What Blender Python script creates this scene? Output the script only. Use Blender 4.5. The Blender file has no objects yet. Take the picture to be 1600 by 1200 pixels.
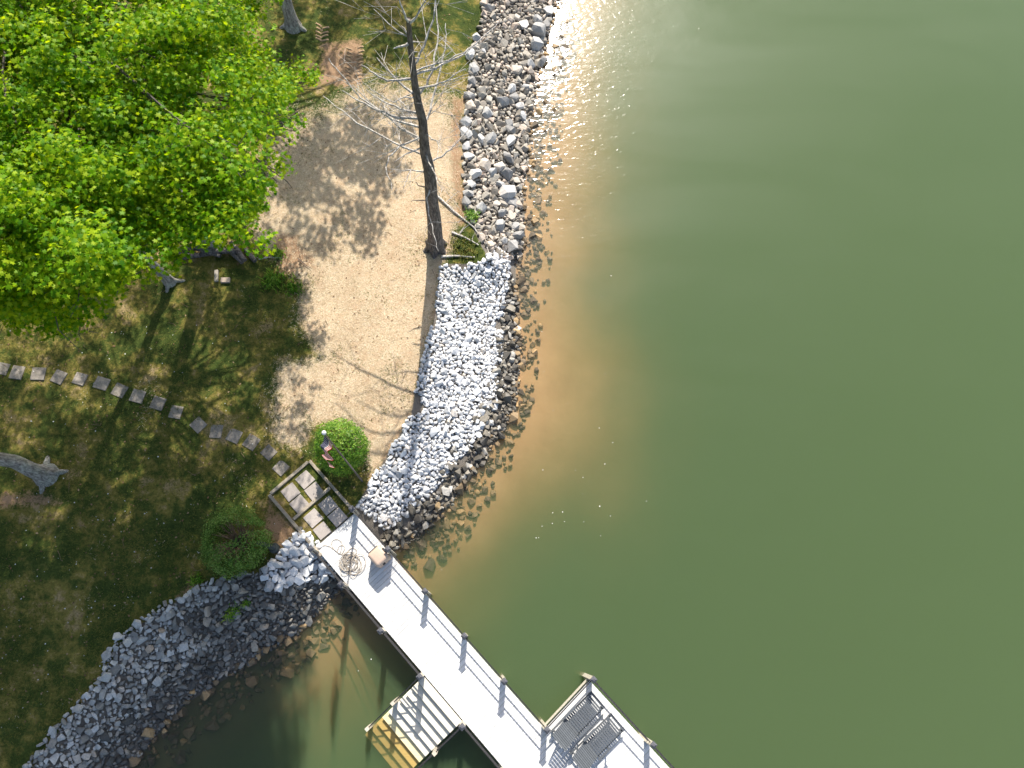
import bpy, bmesh, math, random
import numpy as np
from mathutils import Vector, Matrix

rng = np.random.default_rng(7)
random.seed(7)
scene = bpy.context.scene
C = scene.collection

# ------------------------------------------------------------------ camera
CAM_H = 26.0                       # drone height above the water (m)
F = 1110.0 / 1600.0                # focal length / image width
TILT, ROLL = math.atan(385 / 1110), math.asin(-50 / 1176)
cam_d = bpy.data.cameras.new('camera')
cam_d.sensor_width = 36.0
cam_d.lens = F * 36.0
cam_d.clip_start = 0.5
cam_d.clip_end = 2000
cam = bpy.data.objects.new('camera', cam_d)
C.objects.link(cam)
cam.location = (0, 0, CAM_H)
cam.rotation_euler = (TILT, ROLL, 0)
scene.camera = cam

# ------------------------------------------------------------------ light
SUN_EL, SUN_AZ = math.radians(42.8), math.radians(4.0)      # azimuth from +Y towards +X
sun_dir = Vector((math.cos(SUN_EL) * math.sin(SUN_AZ), math.cos(SUN_EL) * math.cos(SUN_AZ), math.sin(SUN_EL)))
world = bpy.data.worlds.new('World')
scene.world = world
world.use_nodes = True
wn = world.node_tree
sky = wn.nodes.new('ShaderNodeTexSky')
sky.sky_type = 'NISHITA'
sky.sun_disc = False
sky.sun_elevation = SUN_EL
sky.sun_rotation = SUN_AZ
bg = wn.nodes['Background']
wn.links.new(sky.outputs[0], bg.inputs[0])
sky.dust_density = 2.2
bg.inputs[1].default_value = 0.118
sun_l = bpy.data.lights.new('sun', 'SUN')
sun_l.energy = 4.6
sun_l.angle = math.radians(0.53)
sun_l.color = (1.0, 0.95, 0.87)
sun = bpy.data.objects.new('sun', sun_l)
C.objects.link(sun)
sun.location = (0, 0, 60)
sun.rotation_euler = sun_dir.to_track_quat('Z', 'Y').to_euler()

vs = scene.view_settings
vs.view_transform = 'Standard'
vs.look = 'None'
vs.gamma = 1
vs.use_curve_mapping = False
vs.exposure = 0.88
scene.render.engine = 'CYCLES'
cy = scene.cycles
cy.max_bounces = 8
cy.diffuse_bounces = 3
cy.glossy_bounces = 3
cy.transmission_bounces = 4
cy.transparent_max_bounces = 16
cy.volume_bounces = 2

# ------------------------------------------------------------------ photo point -> place
Rm = np.array(cam.rotation_euler.to_matrix())
FP = 1110.0
def P(px, py, z=0.0):
    """world point at height z that lies under photo pixel (1600x1200)"""
    d = Rm @ np.array([(px - 800) / FP, -(py - 600) / FP, -1.0])
    t = (z - CAM_H) / d[2]
    return np.array([d[0] * t, d[1] * t, z])
def PP(pts, z): return np.array([P(a, b, z)[:2] for a, b in pts])
def proj(xyz):
    q = (np.atleast_2d(xyz) - np.array([0, 0, CAM_H])) @ Rm
    return np.stack([800 + FP * q[:, 0] / -q[:, 2], 600 - FP * q[:, 1] / -q[:, 2]], 1)

# ------------------------------------------------------------------ geometry helpers
def seg_dist(pts, line):
    pts = np.asarray(pts, float)
    best = np.full(len(pts), 1e9)
    for a, b in zip(line[:-1], line[1:]):
        ab = b - a
        t = np.clip(((pts - a) @ ab) / (ab @ ab + 1e-12), 0, 1)
        d = np.hypot(*(pts - (a + t[:, None] * ab)).T)
        best = np.minimum(best, d)
    return best
def inside(pts, poly):
    pts = np.asarray(pts, float); x, y = pts[:, 0], pts[:, 1]
    r = np.zeros(len(pts), bool)
    n = len(poly)
    for i in range(n):
        x1, y1 = poly[i]; x2, y2 = poly[(i + 1) % n]
        c = ((y1 > y) != (y2 > y))
        with np.errstate(divide='ignore', invalid='ignore'):
            xi = (x2 - x1) * (y - y1) / (y2 - y1 + 1e-15) + x1
        r ^= c & (x < xi)
    return r
def sstep(a, b, x):
    t = np.clip((x - a) / (b - a), 0, 1)
    return t * t * (3 - 2 * t)
_nz = np.random.default_rng(3)
_waves = [(_nz.normal(size=2), _nz.uniform(0, 6.28)) for _ in range(40)]
def wnoise(p, scale):
    """smooth pseudo noise about -1..1 made from sines"""
    p = np.asarray(p, float) / scale
    s = 0
    for k, ph in _waves[:18]:
        s = s + np.sin(p @ (k * 2.2) + ph)
    return s / 6.0

def make_mesh(name, verts, faces, mat=None, smooth=False):
    me = bpy.data.meshes.new(name)
    verts = np.asarray(verts, np.float32)
    if isinstance(faces, np.ndarray):
        k = faces.shape[1]; n = len(faces)
        me.vertices.add(len(verts)); me.vertices.foreach_set('co', verts.ravel())
        me.loops.add(n * k); me.loops.foreach_set('vertex_index', faces.astype(np.int32).ravel())
        me.polygons.add(n)
        me.polygons.foreach_set('loop_start', np.arange(0, n * k, k, dtype=np.int32))
        me.polygons.foreach_set('loop_total', np.full(n, k, np.int32))
        me.update(calc_edges=True)
    else:
        me.from_pydata([tuple(v) for v in verts], [], [tuple(f) for f in faces])
    if smooth:
        me.polygons.foreach_set('use_smooth', np.ones(len(me.polygons), bool))
    if mat: me.materials.append(mat)
    return me
def link(name, me, parent=None, loc=(0, 0, 0), rot=(0, 0, 0), scale=(1, 1, 1)):
    o = bpy.data.objects.new(name, me)
    C.objects.link(o)
    o.location = loc; o.rotation_euler = rot; o.scale = scale
    if parent is not None: o.parent = parent
    return o
def tag(o, label=None, cat=None, group=None, kind=None):
    if label: o['label'] = label
    if cat: o['category'] = cat
    if group: o['group'] = group
    if kind: o['kind'] = kind
    return o
def thing(name, label, cat, loc=(0, 0, 0), rz=0, group=None):
    o = bpy.data.objects.new(name, None)
    C.objects.link(o)
    o.location = loc; o.rotation_euler = (0, 0, rz); o.empty_display_size = 0.2
    return tag(o, label, cat, group)

class MB:
    """collects simple solids into one mesh"""
    def __init__(s): s.v = []; s.f = []
    def add(s, v, f):
        b = len(s.v); s.v += [tuple(q) for q in v]; s.f += [tuple(i + b for i in q) for q in f]; return s
    def box(s, c, size, M=None, taper=1.0):
        x, y, z = [q / 2 for q in size]
        v = [Vector((a * x * (taper if d > 0 else 1), b * y * (taper if d > 0 else 1), d * z)) for d in (-1, 1) for a, b in ((-1, -1), (1, -1), (1, 1), (-1, 1))]
        if M is not None: v = [M @ q for q in v]
        v = [q + Vector(c) for q in v]
        return s.add(v, [(3, 2, 1, 0), (4, 5, 6, 7), (0, 1, 5, 4), (1, 2, 6, 5), (2, 3, 7, 6), (3, 0, 4, 7)])
    def bar(s, a, b, w, h):
        """box beam from a to b, w wide (level), h high"""
        a, b = Vector(a), Vector(b); d = b - a
        L = d.length; x = d.normalized(); y = Vector((0, 0, 1)).cross(x)
        y = y.normalized() if y.length > 1e-4 else Vector((0, 1, 0))
        z = x.cross(y)
        M = Matrix((x, y, z)).transposed()
        return s.box((a + b) / 2, (L, w, h), M)
    def tube(s, pts, radii, n=6, cap=True):
        pts = [Vector(p) for p in pts]
        if not hasattr(radii, '__len__'): radii = [radii] * len(pts)
        b = len(s.v); up = None
        for i, p in enumerate(pts):
            t = (pts[min(i + 1, len(pts) - 1)] - pts[max(i - 1, 0)])
            t = t.normalized() if t.length > 1e-9 else Vector((0, 0, 1))
            if up is None:
                up = Vector((0, 0, 1)) if abs(t.z) < 0.9 else Vector((1, 0, 0))
            x = t.cross(up)
            x = x.normalized() if x.length > 1e-6 else t.orthogonal().normalized()
            y = x.cross(t); up = y
            for k in range(n):
                a = 2 * math.pi * k / n
                s.v.append(tuple(p + (x * math.cos(a) + y * math.sin(a)) * radii[i]))
        for i in range(len(pts) - 1):
            for k in range(n):
                k2 = (k + 1) % n
                s.f.append((b + i * n + k, b + i * n + k2, b + (i + 1) * n + k2, b + (i + 1) * n + k))
        if cap:
            s.f.append(tuple(b + k for k in range(n)))
            e = b + (len(pts) - 1) * n
            s.f.append(tuple(e + k for k in reversed(range(n))))
        return s
    def build(s, name, mat, parent=None, loc=(0, 0, 0), rot=(0, 0, 0), smooth=False, bevel=0):
        me = make_mesh(name, s.v, s.f, mat, smooth)
        if bevel:
            bm = bmesh.new(); bm.from_mesh(me)
            bmesh.ops.bevel(bm, geom=bm.edges[:], offset=bevel, segments=2, profile=0.6, affect='EDGES')
            bm.to_mesh(me); bm.free()
        return link(name, me, parent, loc, rot)

# ------------------------------------------------------------------ materials
def new_mat(name):
    m = bpy.data.materials.new(name); m.use_nodes = True
    nt = m.node_tree
    return m, nt, nt.nodes['Principled BSDF']
def N(nt, t, **kw):
    n = nt.nodes.new(t)
    for k, v in kw.items():
        if k.startswith('i_'): n.inputs[k[2:].replace('_', ' ')].default_value = v
        else: setattr(n, k, v)
    return n
def ramp(nt, fac, stops, interp='LINEAR'):
    r = nt.nodes.new('ShaderNodeValToRGB'); r.color_ramp.interpolation = interp
    els = r.color_ramp.elements
    while len(els) < len(stops): els.new(0.5)
    for e, (p, c) in zip(els, stops):
        e.position = p; e.color = (*c, 1) if len(c) == 3 else c
    nt.links.new(fac, r.inputs[0]); return r.outputs[0]
def mixc(nt, fac, a, b, blend='MIX'):
    m = nt.nodes.new('ShaderNodeMix'); m.data_type = 'RGBA'; m.blend_type = blend
    for sock, v in ((m.inputs[0], fac), (m.inputs[6], a), (m.inputs[7], b)):
        if hasattr(v, 'node'): nt.links.new(v, sock)
        else: sock.default_value = v if not isinstance(v, tuple) else ((*v, 1) if len(v) == 3 else v)
    return m.outputs[2]
def noise(nt, scale, detail=4, rough=0.6, coord=None, dist=0.0):
    n = N(nt, 'ShaderNodeTexNoise'); n.inputs['Scale'].default_value = scale
    n.inputs['Detail'].default_value = detail; n.inputs['Roughness'].default_value = rough
    n.inputs['Distortion'].default_value = dist
    if coord is not None: nt.links.new(coord, n.inputs['Vector'])
    return n.outputs[0]
def objco(nt): return N(nt, 'ShaderNodeTexCoord').outputs['Object']
def geopos(nt): return N(nt, 'ShaderNodeNewGeometry').outputs['Position']
def bump(nt, h, strength, dist, bsdf):
    b = N(nt, 'ShaderNodeBump'); b.inputs['Strength'].default_value = strength; b.inputs['Distance'].default_value = dist
    nt.links.new(h, b.inputs['Height']); nt.links.new(b.outputs[0], bsdf.inputs['Normal'])
def rand_any(nt):
    """random per object plus per island, 0..1"""
    a = N(nt, 'ShaderNodeObjectInfo').outputs['Random']
    b = N(nt, 'ShaderNodeNewGeometry').outputs['Random Per Island']
    m = N(nt, 'ShaderNodeMath', operation='ADD'); nt.links.new(a, m.inputs[0]); nt.links.new(b, m.inputs[1])
    f = N(nt, 'ShaderNodeMath', operation='FRACT'); nt.links.new(m.outputs[0], f.inputs[0])
    return f.outputs[0]

def simple_mat(name, col, col2=None, scale=8, rough=0.7, bstr=0.2, bdist=0.01, metal=0.0, stretch=None):
    m, nt, b = new_mat(name)
    co = objco(nt)
    if stretch:
        mp = N(nt, 'ShaderNodeMapping'); mp.inputs['Scale'].default_value = stretch
        nt.links.new(co, mp.inputs[0]); co = mp.outputs[0]
    n = noise(nt, scale, 5, 0.65, co)
    c2 = col2 or tuple(q * 0.7 for q in col)
    nt.links.new(ramp(nt, n, [(0.3, c2), (0.7, col)]), b.inputs['Base Color'])
    b.inputs['Roughness'].default_value = rough; b.inputs['Metallic'].default_value = metal
    if bstr: bump(nt, n, bstr, bdist, b)
    return m

def rock_mat(name, stops, rough=0.8, speck=0.35, bstr=0.6):
    m, nt, b = new_mat(name)
    r = rand_any(nt)
    base = ramp(nt, r, stops)
    p = geopos(nt)
    n1 = noise(nt, 9, 6, 0.7, p)
    n2 = noise(nt, 34, 3, 0.7, p)
    c = mixc(nt, 1.0, base, ramp(nt, n1, [(0.25, (1 - speck,) * 3), (0.75, (1 + speck * 0.35,) * 3)]), 'MULTIPLY')
    c = mixc(nt, 1.0, c, ramp(nt, n2, [(0.3, (0.82, 0.80, 0.78)), (0.6, (1.05, 1.05, 1.05))]), 'MULTIPLY')
    nt.links.new(c, b.inputs['Base Color'])
    b.inputs['Roughness'].default_value = rough
    bump(nt, n1, bstr, 0.03, b)
    return m

M = {}
M['white_rock'] = rock_mat('white_limestone', [(0, (0.38, 0.385, 0.39)), (0.15, (0.58, 0.585, 0.59)), (0.5, (0.70, 0.70, 0.70)), (0.93, (0.78, 0.775, 0.765)), (1, (0.60, 0.53, 0.45))], speck=0.25)
M['dark_rock'] = rock_mat('weathered_shore_rock', [(0, (0.05, 0.045, 0.038)), (0.45, (0.13, 0.115, 0.09)), (0.8, (0.26, 0.23, 0.18)), (1, (0.48, 0.46, 0.42))], rough=0.55)
M['sub_rock'] = rock_mat('submerged_rock', [(0, (0.11, 0.085, 0.055)), (0.5, (0.24, 0.17, 0.095)), (0.85, (0.38, 0.26, 0.13)), (1, (0.52, 0.34, 0.16))])
M['north_rock'] = rock_mat('tan_grey_rubble', [(0, (0.15, 0.13, 0.105)), (0.35, (0.32, 0.285, 0.235)), (0.75, (0.48, 0.44, 0.37)), (1, (0.60, 0.47, 0.37))])
M['boulder'] = rock_mat('pale_grey_boulder', [(0, (0.26, 0.25, 0.235)), (0.4, (0.42, 0.41, 0.39)), (0.8, (0.58, 0.57, 0.55)), (1, (0.55, 0.46, 0.36))], speck=0.3)
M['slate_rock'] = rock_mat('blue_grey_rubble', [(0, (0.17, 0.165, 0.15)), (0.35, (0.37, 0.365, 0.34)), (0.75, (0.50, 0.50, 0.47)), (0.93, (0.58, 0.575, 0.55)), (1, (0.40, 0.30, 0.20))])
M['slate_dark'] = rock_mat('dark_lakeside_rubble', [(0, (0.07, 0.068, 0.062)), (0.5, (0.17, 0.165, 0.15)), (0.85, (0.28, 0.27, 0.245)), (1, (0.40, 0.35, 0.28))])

def ground_mat():
    m, nt, b = new_mat('lakeside_ground')
    L = nt.links.new
    p = geopos(nt)
    def attr(n):
        a = N(nt, 'ShaderNodeAttribute'); a.attribute_name = n; return a.outputs['Fac']
    big = noise(nt, 0.55, 5, 0.65, p)
    mid = noise(nt, 2.2, 6, 0.7, p)
    fine = noise(nt, 16, 5, 0.75, p)
    vfine = noise(nt, 55, 3, 0.7, p)
    # lawn: moss green, olive thatch, bare tan soil
    gsum = N(nt, 'ShaderNodeMath', operation='ADD'); L(big, gsum.inputs[0])
    ms = N(nt, 'ShaderNodeMath', operation='MULTIPLY'); L(mid, ms.inputs[0]); ms.inputs[1].default_value = 0.55
    L(ms.outputs[0], gsum.inputs[1])
    lawn = ramp(nt, gsum.outputs[0], [(0.50, (0.030, 0.055, 0.010)), (0.72, (0.075, 0.10, 0.020)), (0.86, (0.25, 0.205, 0.05)), (1.0, (0.40, 0.29, 0.15))])
    lawn = mixc(nt, 1.0, lawn, ramp(nt, fine, [(0.3, (0.55, 0.55, 0.5)), (0.7, (1.25, 1.25, 1.2))]), 'MULTIPLY')
    # dry thatch
    dry = ramp(nt, fine, [(0.25, (0.38, 0.285, 0.175)), (0.5, (0.64, 0.52, 0.355)), (0.75, (0.82, 0.71, 0.54))])
    dry = mixc(nt, ramp(nt, mid, [(0.40, (0, 0, 0)), (0.72, (0.8, 0.8, 0.8))]), dry, (0.46, 0.30, 0.18))
    dry = mixc(nt, ramp(nt, noise(nt, 5.5, 4, 0.7, p), [(0.56, (0, 0, 0)), (0.70, (0.6, 0.6, 0.6))]), dry, (0.27, 0.20, 0.11))
    dry = mixc(nt, 1.0, dry, ramp(nt, big, [(0.35, (0.86, 0.82, 0.78)), (0.65, (1.08, 1.06, 1.04))]), 'MULTIPLY')
    clay = ramp(nt, mid, [(0.3, (0.30, 0.18, 0.10)), (0.7, (0.46, 0.295, 0.175))])
    def edge(a, lo, hi, amt=0.75):
        s = N(nt, 'ShaderNodeMath', operation='ADD'); L(attr(a), s.inputs[0])
        q = N(nt, 'ShaderNodeMath', operation='MULTIPLY_ADD'); L(mid, q.inputs[0]); q.inputs[1].default_value = amt; q.inputs[2].default_value = -amt / 2
        L(q.outputs[0], s.inputs[1])
        q2 = N(nt, 'ShaderNodeMath', operation='MULTIPLY_ADD'); L(fine, q2.inputs[0]); q2.inputs[1].default_value = amt; q2.inputs[2].default_value = -amt / 2
        s2 = N(nt, 'ShaderNodeMath', operation='ADD'); L(s.outputs[0], s2.inputs[0]); L(q2.outputs[0], s2.inputs[1])
        return ramp(nt, s2.outputs[0], [(lo, (0, 0, 0)), (hi, (1, 1, 1))])
    col = mixc(nt, edge('dry', 0.38, 0.62), lawn, dry)
    col = mixc(nt, edge('clay', 0.42, 0.62), col, clay)
    col = mixc(nt, edge('bank', 0.45, 0.55, 0.2), col, (0.21, 0.185, 0.155))
    bedc = ramp(nt, big, [(0.3, (0.46, 0.265, 0.125)), (0.7, (0.58, 0.36, 0.185))])
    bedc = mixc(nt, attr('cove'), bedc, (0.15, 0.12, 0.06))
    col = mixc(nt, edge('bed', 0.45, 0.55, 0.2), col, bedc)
    col = mixc(nt, 1.0, col, ramp(nt, vfine, [(0.3, (0.72, 0.72, 0.72)), (0.7, (1.15, 1.15, 1.15))]), 'MULTIPLY')
    L(col, b.inputs['Base Color'])
    b.inputs['Roughness'].default_value = 0.95
    b.inputs['Specular IOR Level'].default_value = 0.15
    h = N(nt, 'ShaderNodeMath', operation='ADD'); L(fine, h.inputs[0]); L(vfine, h.inputs[1])
    bump(nt, h.outputs[0], 0.8, 0.05, b)
    bn_ = b.inputs['Normal'].links[0].from_node
    st_ = N(nt, 'ShaderNodeMath', operation='MULTIPLY_ADD'); L(attr('bed'), st_.inputs[0]); st_.inputs[1].default_value = -0.9; st_.inputs[2].default_value = 0.8
    st2_ = N(nt, 'ShaderNodeMath', operation='MAXIMUM'); L(st_.outputs[0], st2_.inputs[0]); st2_.inputs[1].default_value = 0.04
    L(st2_.outputs[0], bn_.inputs['Strength'])
    return m
M['ground'] = ground_mat()

def water_mat():
    m, nt, b = new_mat('murky_lake_water')
    L = nt.links.new
    nt.nodes.remove(b)
    out = nt.nodes['Material Output']
    p = geopos(nt)
    mp = N(nt, 'ShaderNodeMapping'); mp.inputs['Scale'].default_value = (1.0, 1.7, 1.0); mp.inputs['Rotation'].default_value = (0, 0, 0.5)
    L(p, mp.inputs[0])
    n1 = noise(nt, 2.6, 2.5, 0.5, mp.outputs[0], 0.6)
    n2 = noise(nt, 0.45, 2, 0.5, p)
    mul = N(nt, 'ShaderNodeMath', operation='MULTIPLY_ADD'); L(n2, mul.inputs[0]); mul.inputs[1].default_value = 0.25; L(n1, mul.inputs[2])
    bp = N(nt, 'ShaderNodeBump'); bp.inputs['Strength'].default_value = 0.5; bp.inputs['Distance'].default_value = 0.035
    L(mul.outputs[0], bp.inputs['Height'])
    gl = N(nt, 'ShaderNodeBsdfGlossy'); gl.inputs['Roughness'].default_value = 0.11
    L(bp.outputs[0], gl.inputs['Normal'])
    tr = N(nt, 'ShaderNodeBsdfTransparent')
    fr = N(nt, 'ShaderNodeFresnel'); fr.inputs['IOR'].default_value = 1.33
    pass
    mx = N(nt, 'ShaderNodeMixShader'); L(fr.outputs[0], mx.inputs[0]); L(tr.outputs[0], mx.inputs[1]); L(gl.outputs[0], mx.inputs[2])
    g2 = N(nt, 'ShaderNodeBsdfGlossy'); g2.inputs['Roughness'].default_value = 0.42
    gm = N(nt, 'ShaderNodeMixShader'); 
    mp2 = N(nt, 'ShaderNodeMapping'); mp2.inputs['Scale'].default_value = (0.5, 1.5, 1.0); mp2.inputs['Rotation'].default_value = (0, 0, 0.35); L(p, mp2.inputs[0])
    wind = noise(nt, 0.16, 5, 0.62, mp2.outputs[0], 0.7)
    wr = N(nt, 'ShaderNodeMapRange'); wr.inputs['From Min'].default_value = 0.35; wr.inputs['From Max'].default_value = 0.68; wr.inputs['To Min'].default_value = 0.14; wr.inputs['To Max'].default_value = 0.52
    L(wind, wr.inputs[0]); L(wr.outputs[0], gm.inputs[0])
    L(gl.outputs[0], gm.inputs[1]); L(g2.outputs[0], gm.inputs[2])
    L(gm.outputs[0], mx.inputs[2])
    L(mx.outputs[0], out.inputs['Surface'])
    # silt scatters mostly green, tannin absorbs blue and some green
    vsc = N(nt, 'ShaderNodeVolumeScatter'); vsc.inputs['Color'].default_value = (0.56, 0.91, 0.48, 1); vsc.inputs['Density'].default_value = 0.66
    vab = N(nt, 'ShaderNodeVolumeAbsorption'); vab.inputs['Color'].default_value = (0.50, 0.55, 0.26, 1); vab.inputs['Density'].default_value = 1.2
    va = N(nt, 'ShaderNodeAddShader'); L(vsc.outputs[0], va.inputs[0]); L(vab.outputs[0], va.inputs[1])
    L(va.outputs[0], out.inputs['Volume'])
    return m
M['water'] = water_mat()

# ------------------------------------------------------------------ shore layout (photo outline -> plan)
LAND_Z = 1.0
land_N = [(790, -220), (765, -60), (757, 0), (748, 60), (736, 110), (729, 180), (723, 230), (727, 300), (736, 350), (752, 385), (768, 408),
          (730, 412), (690, 412), (683, 480), (667, 540), (654, 590), (642, 650), (612, 700), (582, 750), (556, 790), (527, 820), (500, 848), (472, 826),
          (452, 850), (436, 875), (418, 893), (372, 902), (330, 912), (300, 930), (265, 945), (235, 965), (195, 995), (176, 1030), (165, 1062), (130, 1100), (100, 1132), (50, 1200), (0, 1262), (-120, 1420)]
water_N = [(905, -220), (880, -60), (869, 0), (858, 30), (849, 70), (837, 110), (829, 160), (823, 200), (821, 250), (812, 300), (815, 340), (815, 385), (801, 412), (800, 460), (803, 520), (806, 570), (800, 630),
           (780, 670), (752, 710), (716, 760), (680, 805), (642, 836), (606, 860), (560, 895), (520, 925), (500, 945), (460, 985), (402, 1022), (340, 1058), (280, 1098), (235, 1150), (190, 1200), (140, 1270), (20, 1450)]
LE = PP(land_N, LAND_Z)
WE = PP(water_N, 0.0)
LE = np.vstack([[LE[0][0] + 6, 320], LE, [-60, -40], [-300, -60]])
WE = np.vstack([[WE[0][0] + 8, 320], WE, [-60, -46], [-300, -70]])
LPOLY = np.vstack([LE, [[-320, 330]]])
WPOLY = np.vstack([WE, [[-320, 330]]])
def terrain(xy):
    xy = np.asarray(xy, float)
    dl = seg_dist(xy, LE); dw = seg_dist(xy, WE)
    land = inside(xy, LPOLY); wet = ~inside(xy, WPOLY)
    z = np.empty(len(xy))
    rise = 0.05 * np.clip(dl - 1, 0, 12) + 0.05 * wnoise(xy, 3.0) * np.clip(dl / 1.5, 0, 1)
    z[land] = (LAND_Z + rise)[land]
    bank = ~land & ~wet
    z[bank] = (LAND_Z * dw / (dl + dw + 1e-9))[bank]
    dep = 0.20 * np.clip(dw / 0.5, 0, 1) + 0.13 * np.maximum(dw - 0.9, 0) ** 1.45
    dep = dep * (1 + 0.7 * sstep(8, 1.5, xy[:, 1]) * sstep(6, 2, xy[:, 0]))
    dep = np.minimum(dep * (1 + 0.12 * wnoise(xy, 2.5) + 0.08 * wnoise(xy + 40, 6.0)), 3.0)
    z[wet] = -dep[wet]
    return z, dl, dw, land, wet

def axis(dense_lo, dense_hi, step, far):
    c = np.arange(dense_lo, dense_hi + 1e-6, step)
    k = np.cumsum(step * 1.25 ** np.arange(1, 40)); 
    lo = dense_lo - k[k < far]; hi = dense_hi + k[k < far]
    return np.concatenate([lo[::-1], c, hi])
gx, gy = axis(-24, 8, 0.14, 300), axis(-6, 32, 0.14, 300)
GX, GY = np.meshgrid(gx, gy)
gxy = np.stack([GX.ravel(), GY.ravel()], 1)
gz, gdl, gdw, gland, gwet = terrain(gxy)
ni, nj = len(gx), len(gy)
idx = np.arange(ni * nj).reshape(nj, ni)
gf = np.stack([idx[:-1, :-1].ravel(), idx[:-1, 1:].ravel(), idx[1:, 1:].ravel(), idx[1:, :-1].ravel()], 1)
gme = make_mesh('ground', np.column_stack([gxy, gz]), gf, M['ground'], True)

DRY = [(520, 175), (560, 140), (640, 140), (727, 160), (723, 230), (715, 330), (705, 395), (690, 412), (683, 480), (667, 540), (654, 590), (642, 650), (612, 700), (585, 745), (560, 690), (540, 655), (490, 660), (470, 700), (430, 690), (428, 650),
       (440, 570), (500, 560), (470, 500), (470, 440), (425, 400), (400, 370), (420, 300), (430, 220)]
CLAYS = [[(702, 150), (730, 150), (724, 230), (730, 300), (740, 350), (715, 350), (700, 260)], [(683, 425), (690, 425), (676, 520), (655, 600), (640, 660), (600, 725), (572, 770), (560, 770), (600, 700), (632, 650), (660, 560)],
         [(420, 770), (440, 800), (470, 830), (430, 880), (405, 800)], [(290, 900), (325, 905), (300, 930), (262, 950)], [(500, 70), (570, 60), (570, 140), (500, 140)], [(60, 1170), (100, 1120), (165, 1050), (180, 1065), (110, 1150)],
         [(420, 360), (470, 370), (500, 420), (440, 440)], [(0, 770), (70, 765), (110, 790), (0, 800)]]
DRYW = PP(DRY, 1.1); CLAYW = [PP(c, 1.1) for c in CLAYS]
def soft(xy, poly, w):
    d = seg_dist(xy, np.vstack([poly, poly[:1]])); s = np.where(inside(xy, poly), 1, -1)
    return np.clip(0.5 + 0.5 * s * d / w, 0, 1)
def zone_dry(xy): return soft(xy, DRYW, 0.6 + 1.8 * sstep(14, 22, xy[:, 1]))
def zone_clay(xy): return np.max([soft(xy, c, 0.45) for c in CLAYW], 0) * 0.8
def set_attr(me, name, vals):
    a = me.attributes.new(name, 'FLOAT', 'POINT'); a.data.foreach_set('value', np.asarray(vals, np.float32))
set_attr(gme, 'dry', zone_dry(gxy))
set_attr(gme, 'clay', zone_clay(gxy))
sgn = np.where(gland, -1, 1)
set_attr(gme, 'bank', np.clip(0.5 + 0.5 * sgn * gdl / 0.25, 0, 1))
sgw = np.where(gwet, 1, -1)
set_attr(gme, 'bed', np.clip(0.5 + 0.5 * sgw * gdw / 0.25 - 0.3, 0, 1))
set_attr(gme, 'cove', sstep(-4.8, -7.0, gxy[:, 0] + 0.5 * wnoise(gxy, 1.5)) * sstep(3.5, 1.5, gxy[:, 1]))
ground = tag(link('ground', gme), 'lakeside lawn, earth bank and lake bed', None, kind='structure')

wm = MB().box((0, 0, -2.5), (600, 600, 5.0))
water = tag(wm.build('water', M['water']), 'murky green lake water', None, kind='structure')

# ------------------------------------------------------------------ riprap banks: every stone its own piece
def rock_variants(n, pts, flat, seed, mat):
    r = np.random.default_rng(seed); out = []
    for i in range(n):
        bm = bmesh.new()
        q = r.normal(size=(pts, 3)); q /= np.linalg.norm(q, axis=1)[:, None]
        q *= r.uniform(0.82, 1.0, (pts, 1))
        q *= np.array([1, r.uniform(0.62, 0.95), flat * r.uniform(0.75, 1.15)])
        # squarish quarry faces
        q = np.sign(q) * np.abs(q) ** 0.8
        q /= np.abs(q[:, 0]).max()
        for v in q: bm.verts.new(v)
        res = bmesh.ops.convex_hull(bm, input=bm.verts[:])
        for g in res['geom_interior'] + res['geom_unused']:
            if isinstance(g, bmesh.types.BMVert) and g.is_valid: bm.verts.remove(g)
        bmesh.ops.recalc_face_normals(bm, faces=bm.faces[:])
        me = bpy.data.meshes.new('stone'); bm.to_mesh(me); bm.free()
        me.materials.append(mat)
        v = np.array([w.co[:] for w in me.vertices]); f = np.array([p.vertices[:] for p in me.polygons])
        out.append((me, v, f))
    return out

class Pack:
    """dart throwing with size-dependent spacing, largest first"""
    def __init__(s, cell=0.5): s.g = {}; s.cell = cell
    def ok(s, x, y, r, k):
        cx, cy = int(math.floor(x / s.cell)), int(math.floor(y / s.cell))
        n = 1 + int((r + 0.6) * k / s.cell)
        for i in range(cx - n, cx + n + 1):
            for j in range(cy - n, cy + n + 1):
                for (a, b, c) in s.g.get((i, j), ()):
                    if (a - x) ** 2 + (b - y) ** 2 < ((r + c) * k) ** 2: return False
        return True
    def put(s, x, y, r): s.g.setdefault((int(math.floor(x / s.cell)), int(math.floor(y / s.cell))), []).append((x, y, r))

def fill(poly_px, z, sizes, tries, k=0.72, seed=1, pack=None, mask=None):
    r = np.random.default_rng(seed)
    poly = PP(poly_px, z) if not isinstance(poly_px, np.ndarray) else poly_px
    lo, hi = poly.min(0), poly.max(0)
    pack = pack or Pack(); out = []
    for (s0, s1), nt in zip(sizes, tries):
        p = r.uniform(lo, hi, (nt, 2)); p = p[inside(p, poly)]
        if mask is not None: p = p[mask(p)]
        for x, y in p:
            rad = r.uniform(s0, s1) / 2
            if pack.ok(x, y, rad, k):
                pack.put(x, y, rad); out.append((x, y, rad))
    return np.array(out)

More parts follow.
